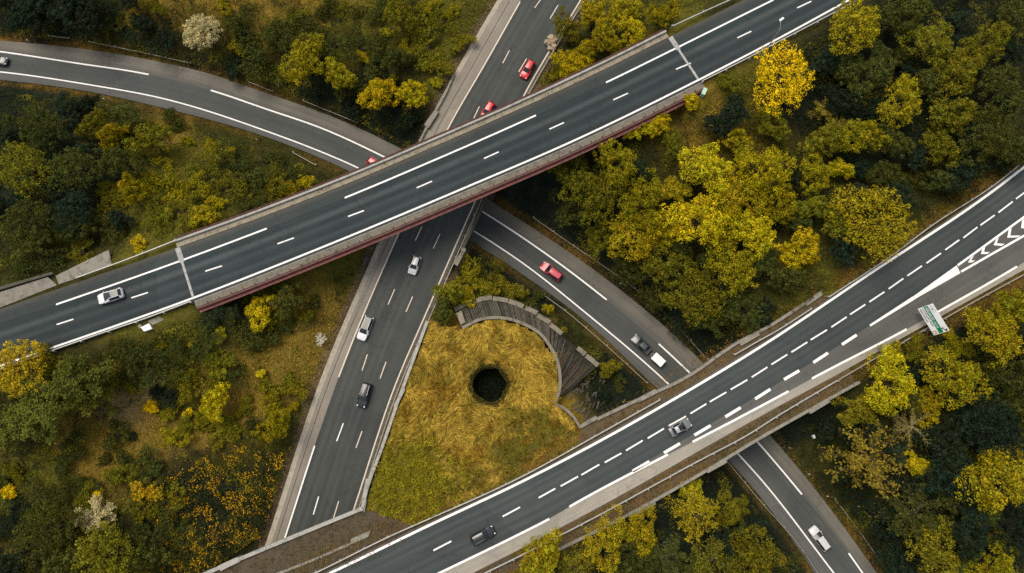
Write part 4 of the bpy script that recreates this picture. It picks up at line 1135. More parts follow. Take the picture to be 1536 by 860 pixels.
# ------------------------------------------------------------------ foliage
def leaf_quads(C, N, size, rng, asp=0.6):
    """one diamond leaf spray per centre, facing roughly along N"""
    n = len(C)
    N = N / (np.linalg.norm(N, axis=1, keepdims=True) + 1e-9)
    r = rng.normal(size=(n, 3))
    U = np.cross(N, r); U /= np.linalg.norm(U, axis=1, keepdims=True) + 1e-9
    V = np.cross(N, U)
    s = (size * rng.uniform(0.6, 1.4, n))[:, None]
    bend = N * s * rng.uniform(-.25, .1, n)[:, None]
    v = np.stack([C - U * s, C - V * s * asp + bend, C + U * s, C + V * s * asp + bend], 1).reshape(-1, 3)
    f = np.arange(4 * n).reshape(n, 4)
    return v, f

def crown(Rr, Hh, nclump, nleaf, leaf, seed, rc=(.17, .29), gap=0.5, low=-0.25, warm=0.25, shell=.62, ragged=.34, vd=0):
    """uneven crown built of leafy clumps; base of the crown volume at z=0"""
    g = np.random.default_rng(seed)
    C, N, T = [], [], []
    ph = g.uniform(0, 6.28, 4)
    pts = []
    tries = 0
    while len(pts) < nclump and tries < nclump * 40:
        tries += 1
        d = g.normal(size=3); d /= np.linalg.norm(d)
        if d[2] < low: continue
        a = math.atan2(d[1], d[0])
        lob = 1 + ragged * (.5 * math.sin(2 * a + ph[0]) + .35 * math.sin(3 * a + ph[1]) + .3 * math.sin(5 * a + ph[2]))
        f = g.uniform(shell, 1.0) if g.random() < .8 else g.uniform(.25, shell)
        r_ = Rr * g.uniform(*rc)
        p = np.array([d[0] * (Rr - r_ * .8) * f * lob, d[1] * (Rr - r_ * .8) * f * lob, Hh * .5 + d[2] * (Hh * .5 - r_ * .7) * f])
        if vd and math.sin(p[0] * vd + ph[3]) * math.sin(p[1] * vd + ph[0]) * math.cos(p[2] * vd * .7 + ph[1]) > .38: continue
        if any(np.linalg.norm((p - q) * np.array([1, 1, .6])) < (r_ + s) * gap for q, s in pts): continue
        pts.append((p, r_))
    for p, r_ in pts:
        k = max(12, int(nleaf * (r_ / (Rr * .23)) ** 2))
        d = g.normal(size=(k, 3)); d[:, 2] += .55; d /= np.linalg.norm(d, axis=1, keepdims=True)
        lump = 1 + .28 * np.sin(d[:, 0] * 5 + p[0] * 3) * np.sin(d[:, 1] * 5 + p[1] * 3) 
        rad = r_ * g.uniform(.72, 1.1, k) * lump
        c = p + d * rad[:, None] * np.array([1, 1, .8])
        C.append(c); N.append(d + g.normal(size=(k, 3)) * .45)
        t0 = g.uniform(.72, 1.25); w0 = g.uniform(-warm, warm)
        t = t0 * g.uniform(.7, 1.3, k)
        T.append(np.stack([t * (1 + w0 * .5), t, t * (1 - w0 * .6)], -1))
    C, N, T = np.concatenate(C), np.concatenate(N), np.concatenate(T)
    v, f = leaf_quads(C, N, leaf, g)
    return v, f, T, pts

def trunk_mesh(Rr, Hh, lift_, pts, seed, thick=1.0):
    m = MB(); g = random.Random(seed)
    r0 = (.05 * Rr + .06) * thick
    top = lift_ + Hh * .45
    m.tube((0, 0, -.6), (0, 0, top * .5), r0 * 1.25, r0 * .85, 7)
    m.tube((0, 0, top * .5), (.1 * Rr, .05 * Rr, top), r0 * .85, r0 * .45, 7)
    for p, r_ in pts[:14]:
        s = g.uniform(.3, .8) * top
        mid = (p[0] * .5, p[1] * .5, s + (p[2] + lift_ - s) * .35)
        m.tube((0, 0, s), mid, r0 * .45, r0 * .28, 5); m.tube(mid, (p[0], p[1], p[2] + lift_), r0 * .28, r0 * .1, 5)
    return m.mesh('trunk', fix=False)

PROTO = {}
def proto(kind, key, Rr, Hh, lift_, **kw):
    v, f, T, pts = crown(Rr, Hh, **kw)
    v = v + np.array([0, 0, lift_])
    me = np_mesh('crown', v, f, T); me.materials.append(M['leaf'])
    tm = trunk_mesh(Rr, Hh, lift_, pts, kw['seed']); tm.materials.append(M['bark'])
    PROTO.setdefault(kind, []).append((Rr, Hh + lift_, me, tm))
for s in range(5):
    proto('tree', s, 1.3, 2.2, .5, nclump=22, nleaf=102, leaf=0.103, seed=100 + s, rc=(.20, .34), ragged=.5)
    proto('tree', s, 2.3, 3.8, 1.0, nclump=46, nleaf=121, leaf=0.120, seed=200 + s, rc=(.14, .27), vd=1.5, ragged=.5)
    proto('tree', s, 3.5, 5.6, 1.6, nclump=88, nleaf=134, leaf=0.138, seed=300 + s, rc=(.10, .21), vd=1.15, ragged=.5)
    proto('tree', s, 5.0, 7.4, 2.4, nclump=165, nleaf=134, leaf=0.155, seed=400 + s, rc=(.075, .16), vd=.95, ragged=.46)
    proto('tree', s, 7.0, 9.0, 2.8, nclump=270, nleaf=140, leaf=0.172, seed=500 + s, rc=(.06, .125), vd=.8, ragged=.4)
for s in range(3):
    proto('dense', s, 5.0, 7.5, 1.6, nclump=230, nleaf=115, leaf=0.146, seed=600 + s, rc=(.07, .14), gap=.36, ragged=.2, warm=.14)
    proto('dense', s, 7.2, 9.0, 1.8, nclump=360, nleaf=115, leaf=0.163, seed=615 + s, rc=(.055, .11), gap=.36, ragged=.2, warm=.12, vd=.7)
    proto('dense', s, 2.6, 4.0, .8, nclump=90, nleaf=115, leaf=0.129, seed=630 + s, rc=(.11, .2), gap=.36, ragged=.25, warm=.15)
    proto('bush', s, 2.2, 1.9, .0, nclump=52, nleaf=115, leaf=0.103, seed=700 + s, rc=(.12, .26), low=-.05, ragged=.7, vd=1.6)
    proto('bush', s, 3.6, 2.4, .0, nclump=95, nleaf=121, leaf=0.112, seed=715 + s, rc=(.08, .19), low=-.05, ragged=.8, vd=1.1)
    proto('bush', s, 1.1, 1.1, .0, nclump=20, nleaf=89, leaf=0.086, seed=730 + s, rc=(.2, .36), low=-.05, ragged=.5)

def branchy(kind, Rr, Hh, seed, nb, tips, leaf, nleaf, bare_share=.0, droop=.2, trunkmat='bark'):
    """crown of long radiating limbs carrying thin sprays"""
    g = np.random.default_rng(seed); m = MB(); C, N, T = [], [], []
    m.tube((0, 0, -.5), (0, 0, Hh * .8), .16, .05, 7)
    for b in range(nb):
        a = 2 * math.pi * b / nb + g.uniform(-.25, .25); h0 = Hh * g.uniform(.3, .85); ln = Rr * g.uniform(.65, 1.05) * (1.1 - .5 * (h0 / Hh))
        p = np.array([0, 0, h0]); d = np.array([math.cos(a), math.sin(a), g.uniform(-.05, .45)])
        for s in range(5):
            q = p + d * ln / 5; m.tube(p, q, .07 - .011 * s, .06 - .011 * s, 4)
            for side in (-1, 1):
                e = d + side * np.array([-d[1], d[0], .1]) * g.uniform(.5, 1.0); e2 = q + e * ln * .22 * g.uniform(.6, 1.2)
                m.tube(q, e2, .028, .012, 3)
                if g.random() > bare_share:
                    k = nleaf; tt = g.uniform(.1, 1.1, (k, 1))
                    c = q + (e2 - q) * tt + g.normal(size=(k, 3)) * .16 * Rr / 3.5
                    C.append(c); N.append(g.normal(size=(k, 3)) * .6 + np.array([0, 0, .9])); t0 = g.uniform(.7, 1.25)
                    t = t0 * g.uniform(.7, 1.3, k); T.append(np.stack([t, t, t], -1))
            p = q; d = d + g.normal(size=3) * .12 - np.array([0, 0, droop * .1]); d /= np.linalg.norm(d)
    C, N, T = np.concatenate(C), np.concatenate(N), np.concatenate(T)
    v, f = leaf_quads(C, N, leaf, g, .5)
    me = np_mesh('crown', v, f, T); me.materials.append(M['leaf'])
    tm = m.mesh('trunk', fix=False); tm.materials.append(M[trunkmat])
    PROTO.setdefault(kind, []).append((Rr, Hh, me, tm))
for s in range(3):
    branchy('spruce', 4.0, 9.0, 800 + s, 20, 5, .17, 34, 0, .6)
    branchy('sparse', 4.0, 6.5, 830 + s, 18, 5, .15, 16, .25, 0)
M['dry'] = plain('dry_twig', (0.19, 0.155, 0.06), .9, .1, var=.3)
M['bleached'] = plain('bleached_twig', (0.55, 0.52, 0.38), .9, .1, var=.2)
for s in range(2): branchy('bare', 3.6, 5.0, 860 + s, 22, 5, .12, 3, .4, 0, 'dry')

COLS = {'Y': (0.42, 0.325, 0.008), 'L': (0.245, 0.198, 0.008), 'O': (0.148, 0.134, 0.010), 'D': (0.066, 0.072, 0.014), 'K': (0.021, 0.032, 0.016), 'G': (0.60, 0.405, 0.006), 'A': (0.38, 0.25, 0.010), 'W': (0.50, 0.45, 0.22), 'B': (0.19, 0.15, 0.018), 'P': (0.55, 0.45, 0.33), 'S': (0.105, 0.104, 0.015)}  # K and D darkened, K towards teal, to paint shade between crowns
CNAME = {'Y': 'bright yellow', 'L': 'yellow-green', 'O': 'olive', 'D': 'dark olive', 'K': 'blackish green', 'G': 'golden', 'A': 'amber', 'W': 'white', 'B': 'brownish', 'P': 'pale pink', 'S': 'deep green'}
# (x, y in the photograph, crown radius in its pixels, colour, habit)
TR = [
 # wood right of the overpass
 (1182, 104, 63, 'G', 'dense'), (1285, 34, 48, 'L', 'dense'), (1325, 322, 70, 'L', 'dense'), (1203, 372, 34, 'Y', 'tree'), (1150, 255, 44, 'Y', 'tree'), (1062, 250, 44, 'Y', 'tree'), (1046, 332, 46, 'Y', 'tree'), (1092, 298, 40, 'L', 'tree'), (925, 243, 38, 'L', 'tree'), (905, 292, 42, 'O', 'tree'), (962, 302, 42, 'L', 'tree'), (868, 272, 38, 'O', 'tree'), (955, 352, 46, 'L', 'tree'), (1000, 395, 42, 'O', 'tree'), (1052, 440, 52, 'O', 'tree'), (1098, 398, 46, 'L', 'tree'), (1128, 350, 42, 'Y', 'tree'),
 (985, 190, 23, 'Y', 'tree'), (948, 197, 20, 'Y', 'tree'), (1038, 150, 15, 'Y', 'tree'), (1018, 156, 9, 'Y', 'bush'), (1120, 465, 38, 'D', 'tree'), (1062, 478, 30, 'D', 'tree'), (1235, 212, 32, 'O', 'tree'), (1222, 262, 30, 'L', 'tree'), (1290, 205, 34, 'L', 'tree'), (1352, 152, 38, 'L', 'tree'), (1302, 110, 38, 'D', 'tree'), (1395, 62, 40, 'O', 'tree'), (1440, 105, 40, 'O', 'tree'), (1428, 172, 34, 'O', 'tree'), (1485, 62, 42, 'O', 'tree'), (1505, 132, 44, 'D', 'tree'), (1412, 222, 32, 'O', 'tree'), (1478, 205, 44, 'D', 'tree'), (1160, 185, 28, 'O', 'tree'), (1262, 252, 20, 'Y', 'tree'), (1255, 330, 28, 'O', 'tree'), (1170, 310, 36, 'L', 'tree'), (1215, 312, 24, 'O', 'tree'), (1352, 30, 34, 'D', 'tree'), (1340, 215, 28, 'D', 'tree'), (1520, 20, 30, 'D', 'tree'), (1095, 120, 18, 'O', 'bush'), (1010, 215, 20, 'O', 'tree'), (1105, 210, 26, 'L', 'tree'), (1010, 285, 26, 'L', 'tree'), (1180, 420, 26, 'D', 'tree'), (1262, 150, 30, 'K', 'tree'), (1530, 225, 34, 'D', 'tree'), (1380, 265, 22, 'D', 'bush'), (1445, 260, 30, 'K', 'tree'), (1240, 90, 26, 'K', 'tree'), (1130, 300, 30, 'L', 'tree'), (905, 355, 30, 'O', 'tree'), (940, 410, 26, 'D', 'tree'), (1235, 165, 22, 'B', 'sparse'), (1265, 190, 22, 'B', 'sparse'), (1400, 120, 30, 'D', 'tree'), (1330, 260, 26, 'D', 'tree'), (1020, 480, 24, 'K', 'bush'), (838, 250, 20, 'O', 'tree'), (985, 450, 24, 'D', 'tree'), (1090, 350, 28, 'L', 'tree'), (1000, 340, 28, 'L', 'tree'),
 # lower right wood
 (1338, 572, 44, 'Y', 'tree'), (1437, 568, 48, 'L', 'tree'), (1488, 505, 44, 'L', 'tree'), (1522, 462, 34, 'L', 'tree'), (1378, 528, 20, 'O', 'bush'), (1440, 518, 20, 'L', 'bush'), (1500, 720, 52, 'L', 'tree'), (1305, 690, 60, 'B', 'sparse'), (1375, 697, 20, 'Y', 'tree'), (1400, 825, 46, 'O', 'tree'), (1488, 640, 46, 'K', 'dense'), (1492, 848, 34, 'L', 'tree'), (1375, 640, 44, 'B', 'bare'), (1370, 770, 50, 'D', 'sparse'), (1290, 615, 30, 'O', 'tree'), (1325, 605, 18, 'Y', 'tree'), (1530, 560, 40, 'D', 'tree'), (1450, 745, 26, 'K', 'tree'), (1525, 790, 34, 'K', 'tree'), (1345, 535, 22, 'L', 'bush'), (1530, 620, 30, 'D', 'tree'), (1420, 720, 36, 'K', 'tree'), (1300, 750, 30, 'K', 'bush'), (1340, 840, 30, 'K', 'tree'), (1455, 800, 32, 'K', 'tree'), (1468, 476, 16, 'O', 'bush'), (1390, 610, 28, 'L', 'tree'), (1440, 650, 34, 'K', 'tree'),
 # below the motorway
 (812, 838, 34, 'L', 'tree'), (908, 812, 38, 'L', 'tree'), (962, 797, 32, 'L', 'tree'), (1045, 775, 40, 'L', 'sparse'), (1090, 768, 26, 'O', 'tree'), (1110, 765, 16, 'O', 'bush'), (1132, 838, 44, 'O', 'tree'), (1000, 838, 36, 'D', 'sparse'), (860, 850, 32, 'O', 'sparse'), (955, 850, 32, 'D', 'tree'), (1065, 840, 36, 'O', 'sparse'), (1175, 850, 22, 'D', 'bush'), (1040, 740, 22, 'L', 'tree'),
 # beside the trunk road, top middle
 (848, 42, 26, 'O', 'tree'), (890, 26, 30, 'L', 'tree'), (935, 18, 28, 'L', 'tree'), (858, 98, 30, 'Y', 'tree'), (908, 58, 26, 'L', 'tree'), (950, 45, 28, 'Y', 'tree'), (990, 22, 22, 'L', 'tree'), (832, 116, 18, 'O', 'tree'), (880, 78, 24, 'L', 'tree'), (925, 72, 16, 'Y', 'bush'), (870, 118, 16, 'O', 'bush'), (1010, 8, 16, 'L', 'bush'), (828, 62, 12, 'P', 'bush'), (965, 70, 14, 'Y', 'bush'),
 # top left
 (302, 46, 31, 'W', 'dense'), (455, 88, 38, 'L', 'tree'), (508, 112, 28, 'L', 'tree'), (572, 142, 30, 'Y', 'tree'), (622, 140, 24, 'Y', 'tree'), (654, 122, 10, 'L', 'bush'), (595, 88, 22, 'D', 'tree'), (598, 22, 30, 'O', 'tree'), (640, 62, 34, 'O', 'bush'), (662, 25, 24, 'O', 'bush'), (540, 62, 34, 'D', 'bush'), (430, 42, 34, 'D', 'bush'), (378, 72, 38, 'D', 'bush'), (235, 45, 34, 'K', 'bush'), (195, 50, 22, 'K', 'bush'), (120, 30, 34, 'K', 'tree'), (50, 25, 32, 'K', 'tree'), (155, 8, 24, 'K', 'bush'), (232, 8, 14, 'O', 'bush'), (350, 20, 24, 'D', 'bush'), (500, 60, 24, 'D', 'bush'), (400, 105, 24, 'D', 'bush'), (348, 92, 20, 'K', 'bush'), (690, 60, 18, 'O', 'bush'), (532, 158, 20, 'K', 'bush'), (612, 178, 18, 'K', 'bush'), (165, 35, 14, 'D', 'bush'), (570, 12, 20, 'D', 'bush'), (560, 95, 22, 'D', 'bush'), (470, 135, 22, 'K', 'bush'), (650, 90, 22, 'O', 'bush'),
 # between slip road and overpass, left
 (140, 188, 26, 'O', 'tree'), (200, 285, 25, 'L', 'tree'), (38, 255, 46, 'O', 'dense'), (60, 195, 40, 'D', 'dense'), (222, 208, 34, 'O', 'tree'), (185, 245, 30, 'D', 'tree'), (105, 255, 42, 'D', 'dense'), (35, 330, 42, 'D', 'dense'), (308, 322, 25, 'L', 'tree'), (265, 312, 32, 'O', 'bush'), (242, 268, 34, 'L', 'bush'), (335, 278, 30, 'O', 'bush'), (400, 288, 34, 'O', 'bush'), (378, 310, 26, 'D', 'bush'), (300, 245, 30, 'O', 'bush'), (456, 276, 16, 'Y', 'bush'), (60, 392, 32, 'D', 'bush'), (148, 335, 34, 'D', 'bush'), (207, 366, 14, 'Y', 'bush'), (100, 320, 36, 'K', 'dense'), (355, 245, 28, 'D', 'bush'), (160, 300, 26, 'O', 'bush'), (20, 175, 30, 'D', 'bush'), (285, 280, 26, 'L', 'bush'), (225, 325, 26, 'O', 'bush'), (345, 215, 24, 'D', 'bush'), (430, 255, 22, 'D', 'bush'), (115, 375, 24, 'O', 'bush'), (20, 400, 26, 'D', 'bush'), (170, 205, 24, 'L', 'tree'), (255, 180, 20, 'D', 'bush'), (255, 297, 14, 'Y', 'bush'), (325, 305, 12, 'Y', 'bush'),
 # lower left
 (388, 467, 26, 'Y', 'tree'), (410, 440, 18, 'O', 'bush'), (432, 450, 26, 'D', 'tree'), (352, 492, 30, 'D', 'bush'), (16, 552, 46, 'A', 'dense'), (118, 566, 42, 'S', 'spruce'), (190, 530, 38, 'D', 'bush'), (215, 552, 36, 'D', 'bush'), (62, 615, 48, 'S', 'spruce'), (10, 640, 36, 'S', 'spruce'), (323, 605, 26, 'Y', 'tree'), (412, 640, 25, 'L', 'tree'), (257, 656, 18, 'L', 'bush'), (225, 610, 11, 'G', 'bush'), (275, 570, 22, 'O', 'bush'), (215, 735, 20, 'A', 'bush'), (145, 740, 9, 'G', 'bush'), (10, 738, 11, 'G', 'bush'), (135, 776, 27, 'W', 'white'), (155, 835, 46, 'O', 'dense'), (60, 800, 48, 'D', 'dense'), (215, 830, 34, 'D', 'tree'), (240, 775, 28, 'D', 'bush'), (170, 655, 20, 'D', 'bush'), (240, 595, 18, 'K', 'bush'), (222, 690, 18, 'D', 'bush'), (275, 640, 15, 'O', 'bush'), (185, 690, 14, 'D', 'bush'), (440, 610, 8, 'L', 'bush'), (298, 580, 18, 'B', 'bush'), (155, 690, 10, 'D', 'bush'), (478, 509, 10, 'P', 'deadwood'), (310, 640, 10, 'O', 'bush'), (320, 470, 26, 'K', 'bush'), (300, 500, 28, 'D', 'bush'), (255, 510, 28, 'D', 'bush'), (140, 590, 34, 'S', 'spruce'), (390, 560, 7, 'Y', 'bush'), (195, 655, 8, 'K', 'bush'), (370, 440, 22, 'O', 'bush'), (265, 815, 24, 'D', 'bush'), (100, 840, 34, 'D', 'tree'), (20, 850, 34, 'K', 'tree'), (10, 785, 28, 'K', 'bush'), (95, 690, 18, 'D', 'bush'), (90, 735, 24, 'D', 'bush'), (45, 740, 24, 'D', 'bush'), (260, 745, 18, 'O', 'bush'), (280, 620, 8, 'G', 'bush'), (340, 560, 14, 'D', 'bush'), (250, 620, 12, 'O', 'bush'), (420, 470, 14, 'O', 'bush'), (70, 545, 22, 'O', 'bush'),
 # around the island
 (702, 414, 26, 'L', 'bush'), (672, 440, 22, 'O', 'tree'), (735, 408, 24, 'O', 'bush'), (765, 434, 20, 'O', 'bush'), (664, 468, 20, 'D', 'tree'), (690, 440, 22, 'L', 'bush'), (725, 435, 20, 'O', 'bush'), (914, 553, 16, 'O', 'tree'), (822, 463, 9, 'L', 'bush'), (752, 457, 5, 'Y', 'bush'), (846, 495, 5, 'L', 'bush'), (800, 445, 14, 'D', 'bush'), (880, 560, 14, 'D', 'bush'), (860, 530, 14, 'D', 'bush'), (905, 590, 14, 'K', 'bush'), (930, 575, 12, 'D', 'bush'),
]
# blossom tree made of bare white-flowered limbs; bleached dead branches
branchy('white', 3.6, 4.4, 880, 20, 5, .15, 26, .0, 0, 'bleached')
branchy('deadwood', 1.4, .9, 881, 14, 5, .10, 8, .2, 0, 'bleached')

LMK = [('white car on the overpass', 166, 444), ('left expansion joint', 278, 410), ('right expansion joint', 1029, 86), ('street lamp', 1160, 60), ('green utility cabinet', 1056, 138), ('faded red car', 827, 407), ('white trailer', 988, 540), ('green-striped sign', 1397, 478), ('big golden tree', 1182, 103), ('huge round yellowish tree', 1325, 322), ('white blossom tree', 302, 45), ('white-flowered bare tree', 135, 775), ('ribbed terrace', 790, 470), ('round pit', 734, 577), ('silver estate car', 1229, 807), ('black motorway car', 724, 803), ('grey motorway car', 1020, 641), ('broken concrete pad', 125, 400), ('white broken board', 221, 491), ('fully visible red car', 791, 104), ('half hidden red car', 731, 165), ('plain silver car', 622, 398), ('black car with roof rails', 547, 592), ('white car by the lane line', 548, 491), ('dark car at far left', 3, 91), ('chevron gore', 1480, 370), ('bleached dead branches', 478, 509), ('litter sack', 1220, 655), ('brown earth covered deck', 450, 810), ('slip road line gap', 270, 123)]
DIRS = ['right of', 'upper right of', 'above', 'upper left of', 'left of', 'lower left of', 'below', 'lower right of']
def where(x, y, skip):
    nm, lx, ly = min((l for l in LMK if l[0] != skip), key=lambda l: (l[1] - x) ** 2 + (l[2] - y) ** 2)
    a = math.atan2(-(y - ly), x - lx); k = int(round(a / (math.pi / 4))) % 8
    return DIRS[k], nm, math.hypot(x - lx, y - ly)
KNAME = {'tree': 'tree', 'dense': 'dense tree', 'bush': 'bush', 'spruce': 'spreading conifer', 'sparse': 'thin-leaved tree', 'bare': 'bare branchy tree', 'white': 'tree', 'deadwood': 'dead branches'}
ONAME = {'tree': 'broadleaf_tree', 'dense': 'broadleaf_tree', 'bush': 'bush', 'spruce': 'conifer_tree', 'sparse': 'broadleaf_tree', 'bare': 'bare_tree', 'white': 'blossom_tree', 'deadwood': 'dead_branches'}
made = []
tr = random.Random(21)

def plant(x, y, rpx, col, habit):
    base = {'bush': 'bush'}.get(habit, habit)
    est = rpx / 8.1
    up = est * (.9 if habit == 'bush' else 1.25)
    p = on_ground(x, y, up)
    rad = rpx / FOC * (HC - p.z - up) * (1.0 if habit == 'tree' else 1.05)
    ps = PROTO[base]
    best = sorted(ps, key=lambda q: abs(math.log(q[0] / rad)))
    near = [q for q in best if abs(math.log(q[0] / best[0][0])) < .01]
    q = tr.choice(near); s = rad / q[0]
    o = empty(ONAME[habit], (p.x, p.y, p.z - .05), tr.uniform(0, 6.28))
    hs = s * tr.uniform(.9, 1.1)
    ax_, ay_ = tr.uniform(.92, 1.08), tr.uniform(.92, 1.08)
    if col == 'G' and rpx > 50: o.rotation_euler.z = 0.15; ax_, ay_ = .80, 1.06
    o.scale = (s * ax_, s * ay_, min(hs, 1.6 * s))
    base_c = COLS[col]; j = tr.uniform(.76, 1.2); h = tr.uniform(-.09, .07)
    cr = bpy.data.objects.new('crown', q[2]); COL.objects.link(cr); cr.parent = o
    cr.color = (base_c[0] * j * (1 + h), base_c[1] * j, base_c[2] * j * (1 - h), 1)
    tk = bpy.data.objects.new('trunk' if habit != 'bush' else 'stem', q[3]); COL.objects.link(tk); tk.parent = o
    made.append((o, x, y, rpx, col, habit))
    return o
for t in TR: plant(*t)

# smaller infill between the big crowns; its dark leaf colours stand for shade there
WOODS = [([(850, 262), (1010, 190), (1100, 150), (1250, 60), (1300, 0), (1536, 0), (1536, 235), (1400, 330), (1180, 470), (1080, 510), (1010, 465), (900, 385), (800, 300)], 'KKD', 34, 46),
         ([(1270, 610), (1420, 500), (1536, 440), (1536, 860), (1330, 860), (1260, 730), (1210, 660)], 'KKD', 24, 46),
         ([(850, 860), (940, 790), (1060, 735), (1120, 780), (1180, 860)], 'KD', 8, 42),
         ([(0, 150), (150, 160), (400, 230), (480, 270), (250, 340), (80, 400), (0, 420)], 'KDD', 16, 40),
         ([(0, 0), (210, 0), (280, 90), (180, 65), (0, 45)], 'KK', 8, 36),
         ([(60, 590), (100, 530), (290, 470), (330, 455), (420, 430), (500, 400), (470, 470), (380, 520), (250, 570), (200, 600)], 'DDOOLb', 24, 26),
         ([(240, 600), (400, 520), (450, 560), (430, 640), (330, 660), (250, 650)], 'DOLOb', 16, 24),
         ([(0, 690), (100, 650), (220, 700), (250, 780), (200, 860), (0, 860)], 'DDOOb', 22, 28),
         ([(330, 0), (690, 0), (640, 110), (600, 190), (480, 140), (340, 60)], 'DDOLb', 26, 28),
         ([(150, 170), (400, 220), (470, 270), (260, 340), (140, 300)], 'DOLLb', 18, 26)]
for poly, cols, n, sp in WOODS:
    k = t_ = 0
    xs, ys = [p[0] for p in poly], [p[1] for p in poly]
    while k < n and t_ < 600:
        t_ += 1
        x, y = tr.uniform(min(xs), max(xs)), tr.uniform(min(ys), max(ys))
        if not inside(np.array([x]), np.array([y]), poly)[0]: continue
        if any((x - m[1]) ** 2 + (y - m[2]) ** 2 < (sp * .62) ** 2 for m in made): continue
        bsh = 'b' in cols
        r_ = tr.uniform(9, 20) if bsh else tr.uniform(16, 28)
        p = on_ground(x, y, 3)
        if not road_clear(np.array([p.x]), np.array([p.y]), r_ / 8.2 * 1.15 + .6)[0]: continue
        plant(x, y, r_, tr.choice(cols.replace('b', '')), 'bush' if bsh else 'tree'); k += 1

# labels: look first, then the nearest thing one can find, then how near
rows = []
for o, x, y, r_, col, habit in made:
    size = 'tiny' if r_ < 10 else 'small' if r_ < 19 else 'mid-sized' if r_ < 33 else 'large' if r_ < 48 else 'huge'
    own = {(1182, 104): 'big golden tree', (1325, 322): 'huge round yellowish tree', (302, 46): 'white blossom tree', (135, 776): 'white-flowered bare tree', (478, 509): 'bleached dead branches'}.get((x, y))
    d, nm, ds = where(x, y, own)
    rows.append([o, f'{size} {CNAME[col]} {KNAME[habit]}', d, nm, ds, own])
OWN = {'big golden tree': 'big golden yellow tree leaning over the overpass edge by the lamp', 'huge round yellowish tree': 'huge round-crowned yellowish green tree beside the motorway guardrail', 'white blossom tree': 'round white-blossomed tree standing alone above the slip road at top left', 'white-flowered bare tree': 'white-flowered bare-limbed tree among dark bushes at bottom left', 'bleached dead branches': 'heap of bleached pinkish dead branches on the brown meadow by the trunk road'}
ORD = ['nearest', 'second', 'third', 'fourth', 'fifth', 'sixth', 'seventh', 'eighth', 'ninth', 'tenth', 'eleventh', 'twelfth']
by = {}
for r_ in rows: by.setdefault((r_[1], r_[2], r_[3]), []).append(r_)
for (what, d, nm), rs in by.items():
    rs.sort(key=lambda q: q[4])
    for i, q in enumerate(rs):
        if q[5]: lab = OWN[q[5]]
        elif len(rs) == 1: lab = f'{what} {d} the {nm}'
        else: lab = f'{ORD[min(i, 11)]}{" nearest" if i else ""} {what} {d} the {nm}'
        cat = 'bush' if 'bush' in what else 'dead wood' if 'dead' in what else 'tree'
        tag(q[0], lab, cat)

# ------------------------------------------------------------------ ground cover nobody could count
def scatter(poly_px, n, seed, z=8.0, margin=.4, clear=True):
    g = np.random.default_rng(seed)
    P = [at(x, y, z) for x, y in poly_px]
    xs, ys = [p.x for p in P], [p.y for p in P]
    x, y = g.uniform(min(xs), max(xs), n), g.uniform(min(ys), max(ys), n)
    k = inside(x, y, P)
    x, y = x[k], y[k]
    if clear:
        k = road_clear(x, y, margin); x, y = x[k], y[k]
    return x, y, g
def ground_col(x, y):
    i = np.clip(np.searchsorted(GX, x) - 1, 0, len(GX) - 2); j = np.clip(np.searchsorted(GY, y) - 1, 0, len(GY) - 2)
    return CS[j, i]

# tall grass as combed tufts of curved blades
def tufts(name, label, x, y, g, nb, length, width, direc, colour, spread=.25, lay=.36, zoff=0.0):
    n0 = len(x); zz0 = sample(x, y)
    zz0 = np.where(np.hypot(x - PIT.x, y - PIT.y) < PIT_R + 2.6, np.maximum(zz0, Z_ISL - .1), zz0)
    r = lambda a: np.repeat(a, nb, axis=0)
    n = n0 * nb
    X_, Y_, Z_, A_n, L_n, K_n = r(x), r(y), r(zz0), r(direc), r(length), r(colour)
    A_n = A_n + g.normal(size=n) * spread
    L_n = L_n * g.uniform(.55, 1.25, n)
    X_ = X_ + g.normal(size=n) * .09; Y_ = Y_ + g.normal(size=n) * .09
    wd = width * g.uniform(.6, 1.5, n)
    d2 = np.stack([np.cos(A_n), np.sin(A_n), np.zeros(n)], -1); s2 = np.stack([-np.sin(A_n), np.cos(A_n), np.zeros(n)], -1)
    hump = (lay * L_n * g.uniform(.5, 1.4, n))[:, None] * np.array([0, 0, 1.])
    p0 = np.stack([X_, Y_, Z_ - .05 + zoff], -1); p1 = p0 + d2 * (L_n * .38)[:, None] + hump
    p2 = p0 + d2 * L_n[:, None] + s2 * (L_n * g.normal(size=n) * .12)[:, None] + hump * g.uniform(.4, 1.0, n)[:, None]
    W_ = s2 * wd[:, None]
    V = np.stack([p0 - W_, p0 + W_, p1 + W_ * .95, p1 - W_ * .95, p2 + W_ * .35, p2 - W_ * .35], 1).reshape(-1, 3)
    b6 = np.arange(n)[:, None] * 6
    F_ = np.concatenate([b6 + np.array([0, 1, 2, 3]), b6 + np.array([3, 2, 4, 5])], 0)
    c_ = K_n * g.uniform(.7, 1.3, n)[:, None]
    o = link(name, np_mesh(name, V, F_, np.concatenate([c_, c_])), None, M['leaf_own'])
    return tag(o, label, 'grass', kind='stuff')
x, y, g = scatter([(640, 485), (690, 492), (745, 476), (800, 492), (838, 545), (840, 590), (832, 606), (872, 645), (700, 758), (600, 806), (546, 780), (575, 690), (612, 580)], 46000, 40, Z_ISL, .5)
keep = inside(x, y, isl_poly) & (vnoise(x / 1.0, y / 1.0, 77) > .26) & (np.hypot(x - PIT.x, y - PIT.y) > PIT_R + .25)
x, y = x[keep], y[keep]; n = len(x)
ang = 2 * math.pi * 1.6 * fbm(x / 6.0, y / 6.0, 50, 3) + 2.2 * vnoise(x / 1.6, y / 1.6, 51)
